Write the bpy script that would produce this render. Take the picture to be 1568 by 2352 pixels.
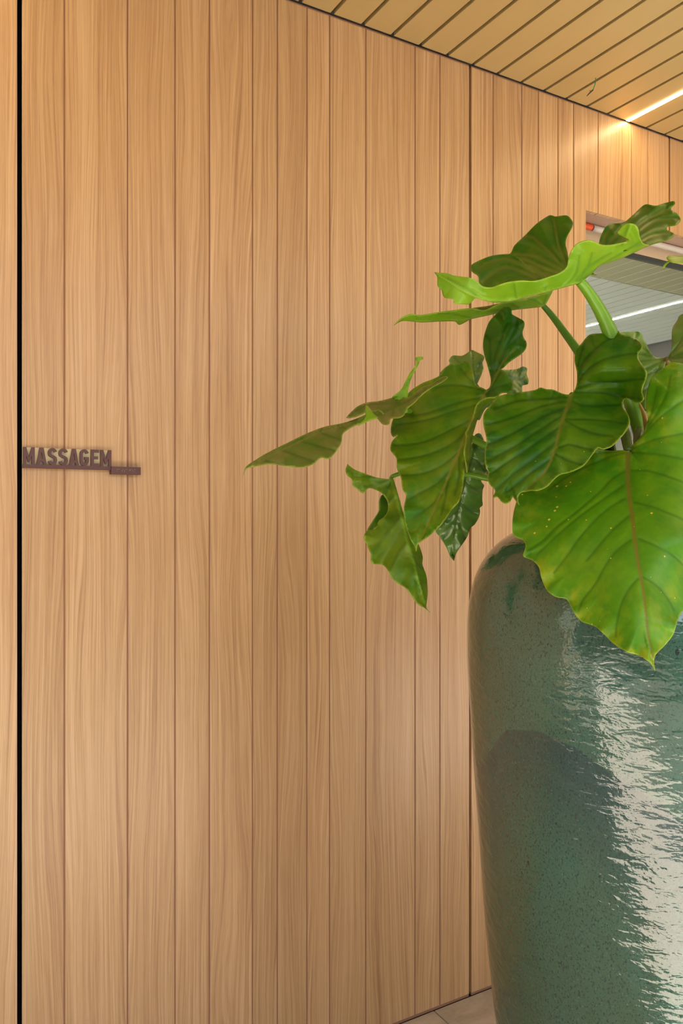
import bpy, bmesh, math, random
import numpy as np
from mathutils import Vector, Matrix
from mathutils.geometry import delaunay_2d_cdt

for o in list(bpy.data.objects):
    bpy.data.objects.remove(o)
SC = bpy.context.scene
COL = SC.collection
random.seed(7)

# ------------------------------------------------------------------ camera
# wall_back is the plane Y = 0, the walkway lies on its -Y side, X runs along the wall
F = 1825.0                      # focal length in pixels of the 1568 x 2352 frame
YAW = math.radians(30.24)
CAM = Vector((0.0, -1.8, 1.402))
cam_d = bpy.data.cameras.new('camera')
cam = bpy.data.objects.new('camera', cam_d)
COL.objects.link(cam)
cam.location = CAM
cam.rotation_euler = (math.pi / 2, 0, -YAW)
cam_d.sensor_fit = 'VERTICAL'
cam_d.sensor_height = 36.0
cam_d.sensor_width = 24.0
cam_d.lens = F / 2352 * 36.0
cam_d.clip_start = 0.02
SC.camera = cam

# ------------------------------------------------------------------ sky, sun, exposure
world = bpy.data.worlds.new('sky')
SC.world = world
world.use_nodes = True
bg = world.node_tree.nodes['Background']
bg.inputs[0].default_value = (0.80, 0.89, 1.0, 1)
bg.inputs[1].default_value = 1.25
sun_d = bpy.data.lights.new('sun', 'SUN')
sun_d.energy = 14.0
sun_d.color = (1.0, 0.95, 0.87)
sun_d.angle = math.radians(0.6)
sun = bpy.data.objects.new('sun', sun_d)
COL.objects.link(sun)
sun.rotation_euler = Vector((0.22, 0.62, -1.0)).to_track_quat('-Z', 'Y').to_euler()
sun.location = (-2, -6, 8)
SC.view_settings.view_transform = 'Standard'
SC.view_settings.look = 'None'
SC.view_settings.gamma = 1.0
SC.view_settings.use_curve_mapping = False
SC.view_settings.exposure = 1.66
SC.cycles.use_adaptive_sampling = True
SC.cycles.adaptive_threshold = 0.045
SC.cycles.max_bounces = 7
SC.cycles.diffuse_bounces = 4
SC.cycles.glossy_bounces = 4
SC.cycles.transmission_bounces = 4
SC.cycles.transparent_max_bounces = 8
SC.cycles.caustics_reflective = False
SC.cycles.caustics_refractive = False

V_FWD = Vector((math.sin(YAW), math.cos(YAW), 0))
V_RGT = Vector((math.cos(YAW), -math.sin(YAW), 0))


def P(px, py, depth):
    """photo pixel + distance along the view axis -> world point"""
    return CAM + V_FWD * depth + V_RGT * ((px - 784) / F * depth) + Vector((0, 0, (1176 - py) / F * depth))


def WX(px, y=0.0):
    """X of the point of the plane Y=y seen at column px"""
    u = (px - 784) / F
    s, c = math.sin(YAW), math.cos(YAW)
    return (y - CAM.y) * (s + u * c) / (c - u * s)


def WZ(px, py, y=0.0):
    t = (y - CAM.y) * math.cos(YAW) + WX(px, y) * math.sin(YAW)
    return CAM.z + (1176 - py) / F * t


# ------------------------------------------------------------------ materials
def new_mat(name):
    m = bpy.data.materials.new(name)
    m.use_nodes = True
    nt = m.node_tree
    nt.nodes.clear()
    out = nt.nodes.new('ShaderNodeOutputMaterial')
    return m, nt, out


class NT:
    """tiny node helper"""
    def __init__(s, nt):
        s.nt = nt

    def n(s, t, **kw):
        nd = s.nt.nodes.new(t)
        for k, v in kw.items():
            setattr(nd, k, v)
        return nd

    def l(s, a, b):
        s.nt.links.new(a, b)

    def val(s, sock, v):
        if hasattr(v, 'links'):
            s.l(v, sock)
        else:
            sock.default_value = v

    def math(s, op, a, b=0.0, c=None, clamp=False):
        nd = s.n('ShaderNodeMath', operation=op, use_clamp=clamp)
        s.val(nd.inputs[0], a)
        s.val(nd.inputs[1], b)
        if c is not None:
            s.val(nd.inputs[2], c)
        return nd.outputs[0]

    def mix(s, fac, a, b, mode='MIX'):
        nd = s.n('ShaderNodeMix', data_type='RGBA', blend_type=mode)
        s.val(nd.inputs[0], fac)
        s.val(nd.inputs[6], a if hasattr(a, 'links') else (*a, 1))
        s.val(nd.inputs[7], b if hasattr(b, 'links') else (*b, 1))
        return nd.outputs[2]

    def ramp(s, fac, stops):
        nd = s.n('ShaderNodeValToRGB')
        s.val(nd.inputs[0], fac)
        el = nd.color_ramp.elements
        while len(el) < len(stops):
            el.new(0.5)
        for e, (p, c) in zip(el, stops):
            e.position = p
            e.color = (*c, 1) if len(c) == 3 else c
        return nd.outputs[0]

    def noise(s, vec, scale, detail=3.0, rough=0.55, dist=0.0, w=None):
        nd = s.n('ShaderNodeTexNoise')
        if w is not None:
            ad = s.n('ShaderNodeVectorMath', operation='ADD')     # a different cut of the texture for every piece
            s.l(vec, ad.inputs[0])
            s.l(w, ad.inputs[1])
            vec = ad.outputs[0]
        if vec is not None:
            s.l(vec, nd.inputs['Vector'])
        nd.inputs['Scale'].default_value = scale
        nd.inputs['Detail'].default_value = detail
        nd.inputs['Roughness'].default_value = rough
        nd.inputs['Distortion'].default_value = dist
        return nd.outputs['Fac']

    def mapping(s, vec, scale=(1, 1, 1), loc=(0, 0, 0), rot=(0, 0, 0)):
        nd = s.n('ShaderNodeMapping')
        s.l(vec, nd.inputs[0])
        nd.inputs['Location'].default_value = loc
        nd.inputs['Rotation'].default_value = rot
        nd.inputs['Scale'].default_value = scale
        return nd.outputs[0]

    def pos(s):
        return s.n('ShaderNodeNewGeometry').outputs['Position']

    def attr(s, name):
        return s.n('ShaderNodeAttribute', attribute_name=name).outputs['Fac']

    def bsdf(s, color, rough=0.5, spec=0.5, metal=0.0, coat=0.0, coat_rough=0.05, ior=1.5, normal=None):
        b = s.n('ShaderNodeBsdfPrincipled')
        s.val(b.inputs['Base Color'], color if hasattr(color, 'links') else (*color, 1))
        s.val(b.inputs['Roughness'], rough)
        b.inputs['Metallic'].default_value = metal
        b.inputs['Specular IOR Level'].default_value = spec
        b.inputs['IOR'].default_value = ior
        b.inputs['Coat Weight'].default_value = coat
        b.inputs['Coat Roughness'].default_value = coat_rough
        if normal is not None:
            s.l(normal, b.inputs['Normal'])
        return b

    def bump(s, h, strength=0.3, dist=0.01):
        nd = s.n('ShaderNodeBump')
        s.l(h, nd.inputs['Height'])
        nd.inputs['Strength'].default_value = strength
        nd.inputs['Distance'].default_value = dist
        return nd.outputs[0]


def srgb(r, g, b):
    f = lambda c: ((c / 255 + 0.055) / 1.055) ** 2.4 if c > 10 else c / 255 / 12.92
    return (f(r), f(g), f(b))


def simple(name, col, rough=0.5, spec=0.5, metal=0.0, var=0.0, scale=20):
    m, nt, out = new_mat(name)
    k = NT(nt)
    c = col
    if var:
        nz = k.noise(k.pos(), scale, 4)
        c = k.mix(nz, [x * (1 - var) for x in col], [min(1, x * (1 + var)) for x in col])
    k.l(k.bsdf(c, rough, spec, metal).outputs[0], out.inputs[0])
    return m


def oak(name):
    m, nt, out = new_mat(name)
    k = NT(nt)
    rnd = k.n('ShaderNodeObjectInfo').outputs['Random']
    w = k.math('MULTIPLY', rnd, 37.0)
    pos = k.pos()
    # slow drift of the grain: bends the fibre lines into cathedrals
    warp = k.noise(k.mapping(pos, (7, 7, 0.75)), 1.0, 2, 0.5, 0.0, w)
    warp2 = k.noise(k.mapping(pos, (40, 40, 3.0)), 1.0, 2, 0.5, 0.0, w)
    sep = k.n('ShaderNodeSeparateXYZ')
    k.l(pos, sep.inputs[0])
    gx = k.math('ADD', sep.outputs[0], k.math('ADD', k.math('MULTIPLY', warp, 0.115), k.math('MULTIPLY', warp2, 0.010)))
    comb = k.n('ShaderNodeCombineXYZ')
    k.l(gx, comb.inputs[0])
    k.l(k.math('MULTIPLY', sep.outputs[2], 0.012), comb.inputs[2])
    rings = k.noise(k.mapping(comb.outputs[0], (210, 1, 150)), 1.0, 4, 0.68, 0.0, w)
    broad = k.noise(k.mapping(comb.outputs[0], (26, 1, 30)), 1.0, 2, 0.5, 0.0, w)
    pores = k.noise(k.mapping(pos, (900, 900, 22)), 1.0, 2, 0.6, 0.0, w)
    g = k.math('ADD', k.math('MULTIPLY', rings, 0.66), k.math('ADD', k.math('MULTIPLY', broad, 0.24), k.math('MULTIPLY', pores, 0.16)))
    c = k.ramp(g, [(0.37, (0.40, 0.222, 0.108)), (0.47, (0.535, 0.322, 0.164)), (0.55, (0.61, 0.385, 0.202)), (0.66, (0.71, 0.480, 0.272))])
    tint = k.ramp(rnd, [(0.0, (0.90, 0.885, 0.87)), (0.5, (0.98, 0.98, 0.98)), (1.0, (1.05, 1.05, 1.06))])
    c = k.mix(1.0, c, tint, 'MULTIPLY')
    b = k.bsdf(c, k.math('ADD', k.math('MULTIPLY', pores, 0.10), 0.31), 0.58, normal=None)
    k.l(b.outputs[0], out.inputs[0])
    return m


M_OAK = oak('oak_veneer')
M_GROOVE = simple('groove_brown', srgb(160, 120, 100), 0.7, 0.2)
M_JOINT = simple('joint_black', srgb(22, 18, 15), 0.8, 0.1)
M_OAKSIDE = simple('oak_soffit', (0.50, 0.34, 0.25), 0.5, 0.3, var=0.12, scale=60)


def bronze(name, a, b, rough=0.34, metal=0.55):
    m, nt, out = new_mat(name)
    k = NT(nt)
    nz = k.noise(k.mapping(k.pos(), (8, 1.5, 8)), 1.0, 3)
    c = k.mix(nz, a, b)
    fine = k.noise(k.mapping(k.pos(), (4, 4, 4)), 2.0, 2)
    k.l(k.bsdf(c, k.math('ADD', k.math('MULTIPLY', fine, 0.1), rough), 0.5, metal).outputs[0], out.inputs[0])
    return m


M_BRONZE = bronze('bronze_slat', (0.56, 0.435, 0.200), (0.63, 0.50, 0.235), 0.42, 0.35)
M_BRONZE_DARK = simple('bronze_recess', (0.05, 0.033, 0.008), 0.6, 0.3)
M_PALE = simple('pale_slat', (0.78, 0.83, 0.75), 0.4, 0.4, var=0.06, scale=3)
M_OLIVE = simple('olive_slat', (0.46, 0.46, 0.29), 0.4, 0.4, var=0.08, scale=3)
M_PALELINE = simple('pale_joint', (0.85, 0.85, 0.66), 0.5, 0.3)


def stone(name, a, b, c_):
    m, nt, out = new_mat(name)
    k = NT(nt)
    rnd = k.n('ShaderNodeObjectInfo').outputs['Random']
    pos = k.pos()
    n1 = k.noise(k.mapping(pos, (5, 13, 5), rot=(0, 0, 0.5)), 1.0, 6, 0.65, 0.6, k.math('MULTIPLY', rnd, 9.0))
    n2 = k.noise(pos, 60, 4, 0.6)
    c = k.ramp(k.math('ADD', k.math('MULTIPLY', n1, 0.8), k.math('MULTIPLY', n2, 0.2)), [(0.30, a), (0.5, b), (0.68, c_)])
    k.l(k.bsdf(c, 0.55, 0.35, normal=k.bump(n2, 0.1, 0.004)).outputs[0], out.inputs[0])
    return m


M_STONE = stone('grey_stone_tile', (0.29, 0.25, 0.215), (0.43, 0.375, 0.325), (0.55, 0.485, 0.42))
M_GROUT = simple('grout', (0.08, 0.065, 0.05), 0.9, 0.1)


# ------------------------------------------------------------------ object helpers
def link(o, parent=None):
    COL.objects.link(o)
    if parent is not None:
        o.parent = parent
    return o


def empty(name, loc=(0, 0, 0), parent=None):
    o = bpy.data.objects.new(name, None)
    o.location = loc
    o.empty_display_size = 0.1
    return link(o, parent)


def tag(o, label, cat, group=None):
    o['label'] = label
    o['category'] = cat
    if group:
        o['group'] = group
    return o


def structure(o):
    o['kind'] = 'structure'
    return o


def mesh_obj(name, verts, faces, mats, parent=None, smooth=False, midx=None):
    me = bpy.data.meshes.new(name)
    me.from_pydata([tuple(v) for v in verts], [], faces)
    for m in (mats if isinstance(mats, (list, tuple)) else [mats]):
        me.materials.append(m)
    if midx is not None:
        me.polygons.foreach_set('material_index', midx)
    if smooth:
        me.polygons.foreach_set('use_smooth', [True] * len(me.polygons))
    me.update()
    return link(bpy.data.objects.new(name, me), parent)


def bm_obj(name, bm, mats, parent=None, smooth=False):
    me = bpy.data.meshes.new(name)
    bmesh.ops.recalc_face_normals(bm, faces=bm.faces[:])
    bm.to_mesh(me)
    bm.free()
    for m in (mats if isinstance(mats, (list, tuple)) else [mats]):
        me.materials.append(m)
    if smooth:
        me.polygons.foreach_set('use_smooth', [True] * len(me.polygons))
    return link(bpy.data.objects.new(name, me), parent)


def add_box(bm, x0, x1, y0, y1, z0, z1, bevel=0.0):
    r = bmesh.ops.create_cube(bm, size=1.0)
    for v in r['verts']:
        v.co = Vector(((x0 + x1) / 2 + v.co.x * (x1 - x0), (y0 + y1) / 2 + v.co.y * (y1 - y0), (z0 + z1) / 2 + v.co.z * (z1 - z0)))
    if bevel:
        es = list({e for v in r['verts'] for e in v.link_edges})
        bmesh.ops.bevel(bm, geom=es, offset=bevel, segments=2, profile=0.6, affect='EDGES')


def box(name, x0, x1, y0, y1, z0, z1, mat, parent=None, bevel=0.0):
    bm = bmesh.new()
    add_box(bm, x0, x1, y0, y1, z0, z1, bevel)
    return bm_obj(name, bm, mat, parent)


def extrude_poly(name, pts, y0, y1, mat, parent=None, bevel=0.0):
    """polygon in the XZ plane, extruded from y0 (front) to y1"""
    bm = bmesh.new()
    f = bm.faces.new([bm.verts.new((x, y0, z)) for x, z in pts])
    r = bmesh.ops.extrude_face_region(bm, geom=[f])
    for v in r['geom']:
        if isinstance(v, bmesh.types.BMVert):
            v.co.y = y1
    if bevel:
        es = [e for e in bm.edges if abs(e.verts[0].co.y - y0) < 1e-6 and abs(e.verts[1].co.y - y0) < 1e-6]
        bmesh.ops.bevel(bm, geom=es, offset=bevel, segments=1, affect='EDGES')
    return bm_obj(name, bm, mat, parent)


def tube_mesh(pts, radii, seg=14, cap=True):
    """tube through 3-D points (Catmull-Rom), radius per point"""
    pts = [np.array(p, float) for p in pts]
    P_, R_ = [], []
    n = len(pts)
    for i in range(n - 1):
        p0, p1, p2, p3 = pts[max(i - 1, 0)], pts[i], pts[i + 1], pts[min(i + 2, n - 1)]
        for t in np.linspace(0, 1, 8, endpoint=False):
            P_.append(0.5 * (2 * p1 + (p2 - p0) * t + (2 * p0 - 5 * p1 + 4 * p2 - p3) * t * t + (3 * p1 - p0 - 3 * p2 + p3) * t ** 3))
            R_.append(radii[i] * (1 - t) + radii[i + 1] * t)
    P_.append(pts[-1])
    R_.append(radii[-1])
    verts, faces = [], []
    up = np.array((0.31, 0.2, 0.93))
    for i, (p, r) in enumerate(zip(P_, R_)):
        d = P_[min(i + 1, len(P_) - 1)] - P_[max(i - 1, 0)]
        d = d / (np.linalg.norm(d) + 1e-9)
        a = np.cross(d, up)
        if np.linalg.norm(a) < 1e-3:
            a = np.cross(d, (1, 0, 0))
        a /= np.linalg.norm(a)
        b = np.cross(d, a)
        for k in range(seg):
            t = 2 * math.pi * k / seg
            verts.append(p + r * (math.cos(t) * a + math.sin(t) * b))
    for i in range(len(P_) - 1):
        for k in range(seg):
            k2 = (k + 1) % seg
            faces.append((i * seg + k, i * seg + k2, (i + 1) * seg + k2, (i + 1) * seg + k))
    if cap:
        faces.append(tuple(range(seg))[::-1])
        faces.append(tuple((len(P_) - 1) * seg + k for k in range(seg)))
    return verts, faces


def tube(name, pts, radii, mat, parent=None, seg=14):
    v, f = tube_mesh(pts, radii, seg)
    return mesh_obj(name, v, f, mat, parent, smooth=True)


# ------------------------------------------------------------------ large structure
CEIL = 2.696
X_L, X_R = -4.2, 5.19           # left end of the walkway, cross wall at the right
X_ROOF = -4.2
ROOF = -3.28                    # roof edge over the open side

# wall: oak planks with fine grooves; wide black joints at three places
COLS = [45, 148, 293, 402, 481, 580, 637, 705, 757, 840, 953, 1010, 1080, 1132, 1198, 1236, 1281, 1317, 1373, 1450, 1488, 1537]
JX = [WX(p) for p in COLS]
WIDE = {0: 0.0094, 12: 0.0086, 21: 0.0086}
REP = [0.085, 0.113, 0.068, 0.083, 0.068, 0.110, 0.159, 0.082, 0.110]
x = JX[-1]
for r in (REP + [0.085]) * 3:
    x += r
    if x > X_R - 0.05:
        break
    JX.append(x)
left = []
x = JX[0]
for i, r in enumerate((REP[::-1] + [0.112]) * 5):
    x -= r
    if x < X_L + 0.05:
        break
    left.append(x)
NL = len(left)
JX = [X_L] + left[::-1] + JX + [X_R]
WIDE = {k + NL + 1: v for k, v in WIDE.items()}

WIN_X0, WIN_X1, WIN_Z0, WIN_Z1 = WX(1345), 3.45, 0.85, WZ(1345, 482.5)
wall = structure(empty('wall_back'))
Z0P, Z1P = 0.008, CEIL - 0.004
GAP = 0.0036
for i in range(len(JX) - 1):
    a = JX[i] + (WIDE.get(i, GAP) / 2)
    b = JX[i + 1] - (WIDE.get(i + 1, GAP) / 2)
    if b <= WIN_X0 or a >= WIN_X1:
        pts = [(a, Z0P), (b, Z0P), (b, Z1P), (a, Z1P)]
        extrude_poly('plank', pts, 0.0, 0.018, M_OAK, wall, 0.0007)
    elif a < WIN_X0:
        pts = [(a, Z0P), (b, Z0P), (b, WIN_Z0), (WIN_X0, WIN_Z0), (WIN_X0, WIN_Z1), (b, WIN_Z1), (b, Z1P), (a, Z1P)]
        extrude_poly('plank', pts, 0.0, 0.018, M_OAK, wall)
    elif b > WIN_X1:
        pts = [(a, WIN_Z1), (WIN_X1, WIN_Z1), (WIN_X1, WIN_Z0), (a, WIN_Z0), (a, Z0P), (b, Z0P), (b, Z1P), (a, Z1P)]
        extrude_poly('plank', pts, 0.0, 0.018, M_OAK, wall)
    else:
        extrude_poly('plank', [(a, WIN_Z1), (b, WIN_Z1), (b, Z1P), (a, Z1P)], 0.0, 0.018, M_OAK, wall, 0.0007)
        extrude_poly('plank', [(a, Z0P), (b, Z0P), (b, WIN_Z0), (a, WIN_Z0)], 0.0, 0.018, M_OAK, wall, 0.0007)


def backing(x0, x1, y0, y1, mat, name):
    if x1 <= WIN_X0 or x0 >= WIN_X1:
        box(name, x0, x1, y0, y1, 0.0, CEIL, mat, wall)
    else:
        bm = bmesh.new()
        if x0 < WIN_X0:
            add_box(bm, x0, WIN_X0, y0, y1, 0.0, CEIL)
        if x1 > WIN_X1:
            add_box(bm, WIN_X1, x1, y0, y1, 0.0, CEIL)
        xa, xb = max(x0, WIN_X0), min(x1, WIN_X1)
        add_box(bm, xa, xb, y0, y1, WIN_Z1 + 0.004, CEIL)
        add_box(bm, xa, xb, y0, y1, 0.0, WIN_Z0 - 0.004)
        bm_obj(name, bm, mat, wall)


seams = [X_L] + [JX[i] for i in sorted(WIDE)] + [X_R]
for i in range(len(seams) - 1):      # panel boards behind the planks, close behind the fine grooves
    backing(seams[i] + (0.0047 if i else 0), seams[i + 1] - (0.0047 if i < len(seams) - 2 else 0), 0.0018, 0.0175, M_GROOVE, 'panel_board')
backing(X_L, X_R, 0.030, 0.055, M_JOINT, 'wall_core')

# ceiling of bronze metal slats running away from the wall
ceil = structure(empty('ceiling', (0, 0, CEIL)))
PITCH = 0.0936
SL = 1.3925
y_in = -0.005


def slat_mesh(w, y0, y1, z0, z1, mat, name):
    bm = bmesh.new()
    add_box(bm, -w / 2, w / 2, y0, y1, z0, z1, 0.0012)
    me = bpy.data.meshes.new(name)
    bmesh.ops.recalc_face_normals(bm, faces=bm.faces[:])
    bm.to_mesh(me)
    bm.free()
    me.materials.append(mat)
    return me


LEDS = [2.141, 4.265, 0.0, -2.13]      # LED lines replace the joint at these X
sm = slat_mesh(PITCH - 0.0105, ROOF, y_in, 0.0, 0.03, M_BRONZE, 'ceiling_slat')
i0 = int((X_ROOF - SL) / PITCH) + 1
i1 = int((X_R - SL) / PITCH)
for i in range(i0, i1):
    xc = SL + (i + 0.5) * PITCH
    if xc - PITCH / 2 < X_ROOF or xc + PITCH / 2 > X_R:
        continue
    o = link(bpy.data.objects.new('slat', sm), ceil)
    o.location = (xc, 0, 0)
box('recess_sheet', X_ROOF, X_R, ROOF, -0.004, 0.018, 0.026, M_BRONZE_DARK, ceil)
box('roof_slab', X_ROOF - 0.02, X_R + 0.2, ROOF - 0.02, 0.06, 0.04, 0.22, simple('roof_concrete', (0.4, 0.38, 0.35), 0.8), ceil)

# floor of stone tiles: one joint meets the wall at X = 1.35
floor = structure(empty('floor'))
box('screed', X_L, X_R, -4.2, 0.06, -0.06, -0.006, M_GROUT, floor)
TW, TD = 0.90, 0.60
bm = bmesh.new()
add_box(bm, 0.0015, TW - 0.0015, -TD + 0.0015, -0.0015, -0.02, 0.0, 0.001)
tm = bpy.data.meshes.new('stone_tile')
bmesh.ops.recalc_face_normals(bm, faces=bm.faces[:])
bm.to_mesh(tm)
bm.free()
tm.materials.append(M_STONE)
nx0 = int(math.floor((X_L - 1.3495) / TW)) + 1
for ix in range(nx0, 4):
    for iy in range(0, 7 if ix >= 0 else 4):
        o = link(bpy.data.objects.new('tile', tm), floor)
        o.location = (1.3495 + ix * TW, 0.0 - iy * TD, 0)

M_DARK_GROUND = simple('dark_ground', (0.085, 0.08, 0.07), 0.9, 0.1, var=0.5, scale=40)  # unseen ground, added dark and neutral for its bounce light
structure(box('floor', X_L, 1.3495, -4.2, -2.4, -0.005, -0.001, M_DARK_GROUND))  # shaped to darken the ground that the pot reflects
structure(box('floor', X_L, X_R, -7.0, -4.2, -0.06, -0.01, M_DARK_GROUND))
structure(box('floor', -10.0, X_L, -7.0, 0.06, -0.06, -0.01, M_DARK_GROUND))
# cross wall at the right, unseen outer walls and the garden wall opposite
M_RENDER = simple('grey_render', srgb(128, 122, 112), 0.8, 0.2, var=0.06, scale=4)
M_UNSEEN_WALL = simple('unseen_wall_brown', (0.16, 0.15, 0.12), 0.9, 0.1, var=0.4, scale=3)
structure(box('unseen_wall_left', -10.2, -10.0, -7.0, 0.06, 0, 4.6, M_UNSEEN_WALL))  # unseen, raised so that the pot reflects no sky
structure(box('wall_back', -10.0, X_L - 0.001, 0.0, 0.2, 0, 4.6, M_UNSEEN_WALL))  # unseen extension, added to hide the sky from the pot
structure(box('wall_front', -10.2, X_R + 0.2, -7.2, -7.0, 0, 2.9, M_UNSEEN_WALL))
structure(box('wall_right', X_R, X_R + 0.15, -7.0, 6.0, 0, CEIL + 0.04, M_RENDER))

# the room behind the window
structure(box('floor', 0.6, X_R, 0.06, 6.0, -0.06, 0.0, simple('room_floor', (0.62, 0.60, 0.56), 0.5, 0.4)))
structure(box('wall_room', 0.5, 0.6, 0.06, 6.0, 0, CEIL + 0.04, M_RENDER))
ceil2 = structure(empty('ceiling', (0, 0, CEIL)))
SEAM = 1.277
s_a = slat_mesh(PITCH - 0.006, 0.06, SEAM - 0.006, 0.0, 0.02, M_OLIVE, 'room_slat_olive')
s_b = slat_mesh(PITCH - 0.006, SEAM + 0.006, 6.0, 0.0, 0.02, M_PALE, 'room_slat_pale')
for i in range(i0, i1 + 1):
    xc = SL + (i + 0.5) * PITCH
    if xc < 0.7 or xc > X_R - 0.03:
        continue
    for me in (s_a, s_b):
        o = link(bpy.data.objects.new('slat', me), ceil2)
        o.location = (xc, 0, 0)
js = slat_mesh(0.0058, 0.06, SEAM - 0.006, -0.0010, 0.012, M_PALELINE, 'joint_strip')
for i in range(i0, i1 + 1):
    xc = SL + i * PITCH
    if 0.75 < xc < X_R - 0.03:
        o = link(bpy.data.objects.new('joint_strip', js), ceil2)
        o.location = (xc, 0, 0)
box('joint_sheet', 0.6, X_R, SEAM + 0.006, 6.0, 0.010, 0.018, simple('grey_joint', (0.3, 0.33, 0.3), 0.6), ceil2)
box('seam_strip', 0.6, X_R, SEAM - 0.006, SEAM + 0.006, 0.006, 0.02, simple('seam_grey', (0.16, 0.17, 0.14), 0.6), ceil2)
box('room_slab', 0.5, X_R + 0.15, 0.06, 6.0, 0.04, 0.22, bpy.data.materials['roof_concrete'], ceil2)

# window in the plank wall
win = structure(empty('window_1', (0, 0, 0)))
M_FRAME = simple('dark_gasket', (0.035, 0.045, 0.045), 0.5, 0.4)
M_BEIGE = simple('beige_header', srgb(200, 180, 155), 0.6, 0.3)
box('soffit_board', WIN_X0, WIN_X1, 0.0185, 0.20, WIN_Z1 - 0.0005, WIN_Z1 + 0.012, M_OAKSIDE, win)
box('side_board', WIN_X0 - 0.012, WIN_X0 - 0.0005, 0.0185, 0.20, WIN_Z0, WIN_Z1, M_OAKSIDE, win)
box('side_board', WIN_X1 + 0.0005, WIN_X1 + 0.012, 0.0185, 0.20, WIN_Z0, WIN_Z1, M_OAKSIDE, win)
box('sill_board', WIN_X0, WIN_X1, 0.0185, 0.20, WIN_Z0 - 0.012, WIN_Z0, M_OAKSIDE, win)
HZ = WZ(1440, 581, 0.11)
box('header_panel', WIN_X0, WIN_X1, 0.098, 0.13, HZ, WIN_Z1 - 0.0006, M_BEIGE, win)
box('gasket', WIN_X0, WIN_X1, 0.100, 0.13, HZ - 0.0095, HZ - 0.0002, M_FRAME, win)
m, nt, out = new_mat('window_glass')
k = NT(nt)
tr = k.n('ShaderNodeBsdfTransparent')
tr.inputs[0].default_value = (0.95, 0.985, 0.965, 1)
gl = k.n('ShaderNodeBsdfGlossy')
gl.inputs['Roughness'].default_value = 0.0
mx = k.n('ShaderNodeMixShader')
mx.inputs[0].default_value = 0.09
k.l(tr.outputs[0], mx.inputs[1])
k.l(gl.outputs[0], mx.inputs[2])
k.l(mx.outputs[0], out.inputs[0])
box('pane', WIN_X0, WIN_X1, 0.108, 0.116, WIN_Z0, HZ - 0.01, m, win)

# ------------------------------------------------------------------ LED lines
m, nt, out = new_mat('led_warm')
k = NT(nt)
em = k.n('ShaderNodeEmission')
em.inputs[0].default_value = (1.0, 0.70, 0.36, 1)
em.inputs[1].default_value = 16.0
k.l(em.outputs[0], out.inputs[0])
M_LED = m
m, nt, out = new_mat('led_cool')
k = NT(nt)
em = k.n('ShaderNodeEmission')
em.inputs[0].default_value = (1.0, 0.95, 0.85, 1)
em.inputs[1].default_value = 45.0
k.l(em.outputs[0], out.inputs[0])
M_LED2 = m
M_ALU = simple('led_profile_metal', (0.5, 0.4, 0.25), 0.35, 0.5, 0.6)


def led_line(x, y0, y1, mat, label, z=CEIL, group='LED lines in the ceiling'):
    t = tag(empty('led_light', (x, (y0 + y1) / 2, z)), label, 'light', group)
    h = abs(y1 - y0) / 2
    box('profile', -0.0085, 0.0085, -h, h, 0.004, 0.016, M_ALU, t)
    box('diffuser', -0.0075, 0.0075, -h, h, -0.0015, 0.0035, mat, t)
    return t


led_line(2.141, ROOF + 0.05, -0.006, M_LED, 'warm glowing LED line between bronze ceiling slats, meeting the oak wall')
led_line(4.265, ROOF + 0.05, -0.006, M_LED, 'warm LED line in the bronze ceiling near the end of the walkway')
led_line(0.018, ROOF + 0.05, -0.006, M_LED, 'warm LED line in the bronze ceiling above the left of the walkway')
led_line(2.141, 0.2, 5.6, M_LED2, 'unseen white LED line added to brighten the room behind the window', group=None)  # added out of view to brighten the room
led_line(4.265, 0.2, 5.6, M_LED2, 'white LED line in the pale slatted ceiling seen through the window', group=None)

# white tube with orange end under the lintel
tb = tag(empty('blind_tube', (WIN_X0, 0.075, WIN_Z1 - 0.003)), 'slim white blind tube with an orange end cap under the window lintel', 'blind')
TR = 0.0105
M_WHITE = simple('tube_white', (0.62, 0.58, 0.55), 0.35, 0.5)
M_ORANGE = simple('cap_orange', srgb(225, 85, 40), 0.4, 0.5)
tz = -TR
c1_, c2_ = WX(1357, 0.075) - WIN_X0, WX(1359.5, 0.075) - WIN_X0
tube('tube', [(c2_, 0, tz), (0.6, 0, tz), (WIN_X1 - WIN_X0 - 0.003, 0, tz)], [TR, TR, TR], M_WHITE, tb, 20)
tube('end_cap', [(0.003, 0, tz), (0.04, 0, tz), (c1_, 0, tz)], [TR * 1.02] * 3, M_ORANGE, tb, 20)
tube('collar', [(c1_, 0, tz), ((c1_ + c2_) / 2, 0, tz), (c2_, 0, tz)], [TR * 0.98] * 3, simple('collar_dark', srgb(90, 30, 20), 0.4), tb, 20)

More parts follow.
